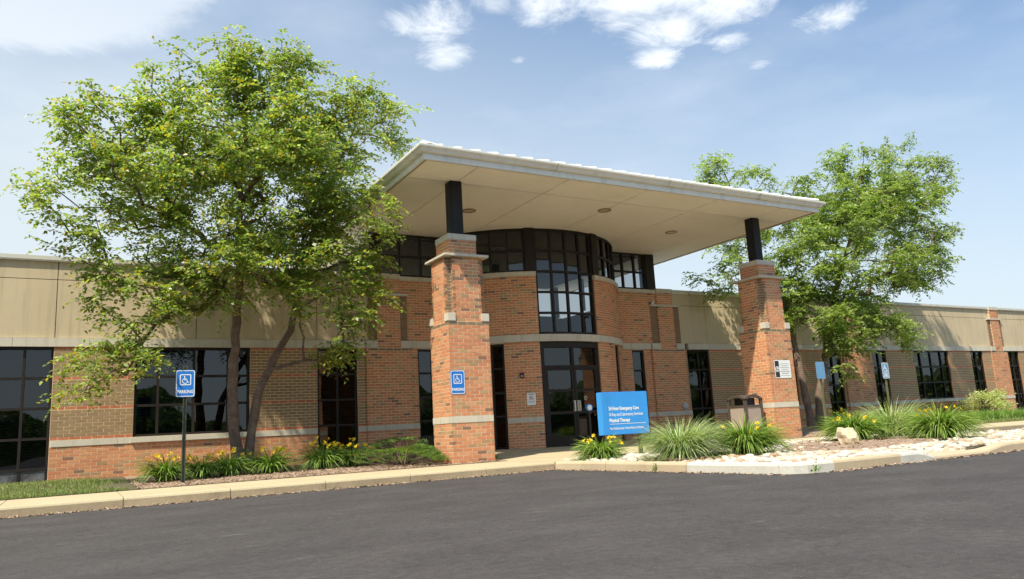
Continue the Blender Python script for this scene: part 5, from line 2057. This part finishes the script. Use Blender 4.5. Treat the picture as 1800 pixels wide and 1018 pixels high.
# ================================================================== TREES
def tree(name, label, stems, blobs, per, leaf, seed, cols, dens=1.0, zmin=1.6, clip=None):
    rg = random.Random(seed)
    base = Vector(stems[0][0][0])
    root = thing(name, label, 'tree', base)
    # skeleton
    nodes, par, fixed = [], [], []
    plen = []
    for (pts, r0, r1) in stems:
        P = [Vector(p) for p in pts]
        prev = -1
        tot = sum((P[i + 1] - P[i]).length for i in range(len(P) - 1))
        run = 0
        for i in range(len(P) - 1):
            n_ = max(1, int((P[i + 1] - P[i]).length / .22))
            for k in range(n_ + (1 if i == len(P) - 2 else 0)):
                q = P[i].lerp(P[i + 1], k / n_)
                t = (run + (P[i + 1] - P[i]).length * k / n_) / tot
                if t > .25: q = q + Vector((rg.gauss(0, .015), rg.gauss(0, .015), 0))
                nodes.append(q)
                par.append(prev)
                fixed.append(r0 + (r1 - r0) * t)
                plen.append(0.0 if prev < 0 else plen[prev] + (q - nodes[prev]).length)
                prev = len(nodes) - 1
            run += (P[i + 1] - P[i]).length
    ns = len(nodes)
    tips = []
    for (bx, by, bz, br) in blobs:
        n_ = max(2, int(per * br ** 2 * dens))
        for q_ in range(max(1, n_ // 4)):
            d = Vector((rg.gauss(0, 1), rg.gauss(0, 1), rg.gauss(0, 1))).normalized()
            c_ = Vector((bx, by, bz)) + d * br * (rg.random() ** .42) * rg.uniform(.85, 1.04)
            for _ in range(4):
                p = c_ + Vector((rg.gauss(0, .17), rg.gauss(0, .17), rg.gauss(0, .13)))
                if p.z < zmin or (clip and clip(p)): continue
                tips.append(p)
    NA = np.array([n for n in nodes])
    tips.sort(key=lambda p: min((p - nodes[i]).length for i in range(0, ns, 3)))
    arr = [tuple(n) for n in nodes]
    tipnodes = []
    for p in tips:
        A = np.array(arr)
        dv = A - np.array(p)
        dist = np.sqrt((dv ** 2).sum(1))
        cost = dist * (1 + .55 * np.clip((dv[:, 2] + .1) / np.maximum(dist, .1), 0, 1)) + .10 * np.array(plen) + np.where(A[:, 2] < 1.4, 3.0, 0)
        j = int(cost.argmin())
        a = nodes[j]
        d = p - a
        n_ = max(1, int(d.length / .26))
        prev = j
        sag = rg.uniform(-.02, .10) * d.length
        for k in range(1, n_ + 1):
            t = k / n_
            q = a.lerp(p, t) + Vector((rg.gauss(0, .02), rg.gauss(0, .02), rg.gauss(0, .02) + sag * math.sin(math.pi * t)))
            nodes.append(q)
            arr.append(tuple(q))
            par.append(prev)
            fixed.append(None)
            plen.append(plen[prev] + (q - nodes[prev]).length)
            prev = len(nodes) - 1
        tipnodes.append(prev)
    cnt = [0] * len(nodes)
    for i in tipnodes:
        while i >= 0:
            cnt[i] += 1
            i = par[i]
    rad = [fixed[i] if fixed[i] is not None else min(.0042 * cnt[i] ** .56 + .0018, .06) for i in range(len(nodes))]
    tb = MB()
    for (pts, r0, r1) in stems:
        pass
    s0 = 0
    for (pts, r0, r1) in stems:
        ids = [s0]
        while ids[-1] + 1 < ns and par[ids[-1] + 1] == ids[-1]: ids.append(ids[-1] + 1)
        s0 = ids[-1] + 1
        rr_ = [rad[i] * (1 + .07 * math.sin(i * 1.7)) for i in ids]
        rr_[0] *= 1.45
        if len(rr_) > 1: rr_[1] *= 1.15
        p0 = [nodes[i] for i in ids]
        p0[0] = p0[0] - Vector((0, 0, .15))
        t_ = MB()
        t_.polytube(p0, rr_, MT['bark'], 14)
        t_.build('trunk', root, smooth=True)
    limb = {}
    for i in range(ns, len(nodes)):
        j = par[i]
        k_ = i if j < ns else limb[j][0]
        limb[i] = (k_, limb[k_][1] if k_ in limb else MB())
        tb = limb[i][1]
        rj = rad[i] * 1.1 if fixed[j] is not None else min(rad[j], rad[i] * 1.6)
        tb.tube(nodes[j], nodes[i], rj, rad[i], MT['bark'], 5 if rad[i] > .008 else 4, False)
    for k_, t_ in {v[0]: v[1] for v in limb.values()}.items():
        t_.build('branch', root, smooth=True)
    # leaves hang along short drooping twigs
    V, C = [], []
    for i in tipnodes:
        tip = nodes[i]
        tone = rg.uniform(.82, 1.22)
        od = Vector((tip.x - base.x, tip.y - base.y, 0))
        od = od.normalized() if od.length > .1 else Vector((1, 0, 0))
        for _ in range(leaf[0]):
            st = tip + Vector((rg.gauss(0, .09), rg.gauss(0, .09), rg.gauss(0, .08)))
            d = (Vector((rg.gauss(0, 1), rg.gauss(0, 1), rg.gauss(.05, .45))) + od * .35).normalized()
            L_ = rg.uniform(.18, .46)
            nl = int(L_ / .034)
            for k in range(nl):
                t = k / max(1, nl - 1)
                p = st + d * L_ * t + Vector((0, 0, -.17 * L_ * t * t * 2))
                sd = d.cross(Vector((0, 0, 1)))
                sd = sd.normalized() if sd.length > .05 else Vector((1, 0, 0))
                ld = (d * .55 + sd * (1 if k % 2 else -1) * .9 + Vector((rg.gauss(0, .35), rg.gauss(0, .35), rg.gauss(-.38, .35)))).normalized()
                nr = Vector((rg.gauss(-.25, .5), rg.gauss(-.15, .5), 1.0))
                wv = ld.cross(nr)
                if wv.length < .05: continue
                wv.normalize()
                s_ = leaf[1] * rg.uniform(.65, 1.2)
                e = ld * s_
                fold = Vector((0, 0, .10 * s_))
                V += [p, p + e * .42 + wv * s_ * .34 + fold, p + e, p + e * .42 - wv * s_ * .34 + fold]
                c = rg.choice(cols)
                f = tone * rg.uniform(.85, 1.15)
                C += [(c[0] * f, c[1] * f, c[2] * f)] * 4
    cm = MB()
    n4 = len(V) // 4
    cm.v = [tuple(v) for v in V]
    cm.f = [(4 * k, 4 * k + 1, 4 * k + 2, 4 * k + 3) for k in range(n4)]
    cm.mats = [MT['leaf']]
    cm.m = [0] * n4
    cm.t = C
    cm.build('crown', root)
    print(name, 'tips', len(tips), 'leaves', n4)
    return root


LEAF = [(0.175, 0.255, 0.050), (0.20, 0.285, 0.062), (0.145, 0.22, 0.045), (0.27, 0.33, 0.10), (0.185, 0.26, 0.052), (0.37, 0.40, 0.19)]
LEAF_Y = LEAF + [(0.34, 0.27, 0.03)]
BL = [(2.82, 15.50, 7.92, 0.95), (2.01, 15.20, 7.76, 0.57), (3.66, 15.60, 8.45, 0.59), (0.20, 15.20, 6.68, 0.76), (1.11, 15.40, 7.09, 0.77),
      (5.03, 15.60, 7.56, 0.99), (6.19, 16.00, 7.90, 0.70), (-0.49, 14.80, 5.11, 0.45), (0.16, 15.00, 5.35, 0.71), (-0.02, 14.60, 4.19, 0.51),
      (0.82, 14.60, 5.30, 1.02), (1.85, 14.60, 5.98, 1.17), (3.09, 14.60, 6.26, 1.22), (4.27, 14.80, 6.01, 1.11), (0.94, 16.80, 6.01, 1.05),
      (2.16, 17.00, 6.86, 1.24), (3.60, 17.00, 7.20, 1.30), (4.91, 17.00, 7.10, 1.21), (4.71, 15.50, 5.40, 0.97), (1.39, 14.40, 4.14, 1.01),
      (2.47, 14.00, 4.23, 1.03), (3.81, 14.40, 4.32, 0.99), (2.93, 16.60, 5.16, 1.10), (4.65, 16.60, 5.30, 1.03), (4.89, 13.70, 4.57, 0.53),
      (4.88, 14.20, 4.00, 0.62), (0.52, 14.20, 3.15, 0.63), (0.57, 13.90, 2.35, 0.44), (1.22, 14.40, 3.05, 0.58), (2.2, 13.90, 3.4, 0.52),
      (3.5, 14.20, 3.35, 0.5), (4.55, 14.40, 3.11, 0.6), (4.33, 14.60, 2.40, 0.40), (0.26, 13.80, 1.97, 0.31), (0.95, 13.80, 1.96, 0.24),
      (4.86, 14.20, 3.09, 0.39)]
def set_back(bl, y0=14.9, k=.35):
    """keep the lower crown behind the flower bed so that the sun reaches it"""
    out = []
    for (x, y, z, r) in bl:
        if y < y0:
            f = (y0 + (y - y0) * k) / y
            x, y, z, r = x * f, y * f, .6 + (z - .6) * f, r * f
        out.append((x, y, z, r))
    return out


BL = set_back(BL) + [(0.42, 15.3, 7.35, .34), (1.35, 15.4, 7.75, .32), (2.75, 15.5, 8.45, .55), (3.95, 15.6, 8.35, .5), (4.6, 15.2, 2.35, .36), (0.4, 14.95, 2.3, .4), (0.2, 15.0, 1.75, .25), (3.3, 15.5, 7.9, .7), (4.3, 15.6, 7.9, .55), (6.3, 15.9, 8.4, .38), (5.4, 15.7, 8.3, .4)]
SL = [([(2.91, 16.0, 0.06), (2.77, 16.0, 0.83), (2.72, 15.95, 1.72), (2.77, 15.9, 2.73), (2.8, 15.8, 3.76), (2.77, 15.7, 4.67), (2.79, 15.6, 5.73), (2.81, 15.5, 6.92), (2.82, 15.5, 7.92)], .120, .022),
      ([(3.02, 16.05, 0.06), (3.10, 16.0, 0.82), (3.23, 16.0, 1.6), (3.53, 16.05, 2.29), (3.89, 16.1, 2.89), (4.03, 16.1, 3.62), (4.2, 16.1, 4.5), (4.51, 16.1, 5.42), (4.88, 16.0, 6.48), (5.32, 15.9, 7.59)], .098, .02)]
in_canopy = lambda p: p.x > 5.45 and p.y > 12.3 and 5.2 < p.z < 6.9 or (p.x > 5.9 and p.y > 12.5 and p.z < 6.9) or p.y > 17.85 and p.z < 4.8
tree('birch_tree', 'tall twin trunked river birch with a broad green crown left of the entrance', SL, BL, 50, (8, .090), 11, LEAF_Y, clip=in_canopy)
BRT = [(23.29, 15.80, 8.60, 0.94), (20.69, 15.60, 7.73, 1.01), (25.35, 15.80, 8.64, 1.18), (27.70, 15.80, 9.14, 0.64), (26.73, 15.60, 7.98, 0.83),
       (23.45, 15.20, 6.93, 1.52), (20.38, 15.20, 5.91, 1.42), (26.23, 17.00, 7.68, 1.49), (23.18, 17.00, 6.98, 1.41), (26.47, 15.60, 6.26, 0.69),
       (25.64, 15.40, 4.94, 0.75), (22.70, 15.00, 4.90, 1.38), (20.29, 15.00, 4.06, 1.30), (22.06, 14.80, 3.37, 0.89), (20.27, 14.80, 2.63, 0.82),
       (19.53, 15.20, 2.85, 0.68), (19.95, 14.70, 1.77, 0.30), (23.06, 14.80, 2.66, 0.43), (18.15, 17.40, 8.20, 0.84), (19.76, 17.40, 8.49, 0.62),
       (17.76, 17.20, 5.08, 0.72), (18.79, 17.20, 6.08, 0.93), (19.29, 16.40, 5.00, 0.99), (19.12, 16.00, 3.66, 0.79), (16.96, 17.30, 4.70, 0.50),
       (20.64, 16.60, 6.85, 1.13), (20.20, 16.00, 4.60, 1.08), (19.47, 17.20, 7.11, 0.94)]
SR = [([(19.58, 15.8, 0.12), (19.68, 15.8, 1.02), (20.08, 15.8, 2.05), (20.59, 15.8, 3.3), (21.13, 15.8, 4.42), (21.97, 15.8, 5.79), (22.7, 15.8, 7.22), (23.18, 15.8, 8.48)], .135, .022),
      ([(19.36, 15.9, 0.12), (19.33, 16.0, 1.04), (19.36, 16.1, 1.91), (19.45, 16.3, 2.99), (19.4, 16.6, 4.31), (19.06, 17.0, 5.87), (18.81, 17.3, 7.27), (18.54, 17.4, 8.24)], .115, .02)]
in_canopy2 = lambda p: p.x < 16.95 or (p.y > 17.85 and p.z < 4.8)
BRT += [(24.6, 15.5, 7.9, .8), (21.6, 15.3, 6.6, .9), (24.6, 15.2, 5.6, .9), (21.5, 15.1, 3.6, .7), (23.9, 15.8, 9.55, .42), (22.6, 15.8, 9.2, .4), (26.0, 15.8, 9.75, .36), (28.3, 15.8, 9.5, .34), (21.0, 15.6, 8.75, .36), (27.6, 15.7, 6.9, .34), (18.0, 17.4, 8.9, .4), (27.2, 15.6, 5.4, .3)]
tree('birch_tree', 'twin trunked river birch right of the entrance, behind the right pillar', SR, BRT, 44, (8, .100), 23, LEAF, clip=in_canopy2)

# wooded skyline across the car park (mirrored in the window glass)
b = MB()
rg = random.Random(3)
n_ = 900
row = []
for k in range(n_ + 1):
    a = -math.pi + math.pi * k / n_
    h_ = 7.0 + 1.7 * math.sin(k * .047) + 1.1 * math.sin(k * .113 + 1) + .6 * math.sin(k * .29 + 2) + .35 * math.sin(k * .71) + rg.uniform(-.15, .15)
    row.append((120 * math.cos(a) + 12, 105 * math.sin(a) - 5, h_))
for k in range(n_):
    (xa, ya, ha), (xb, yb, hb) = row[k], row[k + 1]
    c = rg.choice([(0.05, 0.075, 0.03), (0.06, 0.085, 0.032), (0.045, 0.068, 0.03)])
    b.mesh([(xa, ya, ZA), (xb, yb, ZA), (xb, yb, hb * .55), (xa, ya, ha * .55), (xb * 1.02, yb * 1.02, hb), (xa * 1.02, ya * 1.02, ha)], [(0, 1, 2, 3), (3, 2, 4, 5)], MT['blade'], c)
    for q in range(26):
        c = Vector((xa + rg.gauss(0, .5), ya + rg.gauss(0, .5), ha * rg.uniform(.15, 1.0)))
        r_ = rg.uniform(.12, .3)
        b.mesh([c + r_ * Vector((rg.gauss(0, 1), rg.gauss(0, 1), rg.gauss(0, .8))) for _ in range(4)], [(0, 1, 2), (1, 2, 3)], MT['blade'], rg.choice(LILD))
tag(b.build('distant_woods'), kind='stuff')
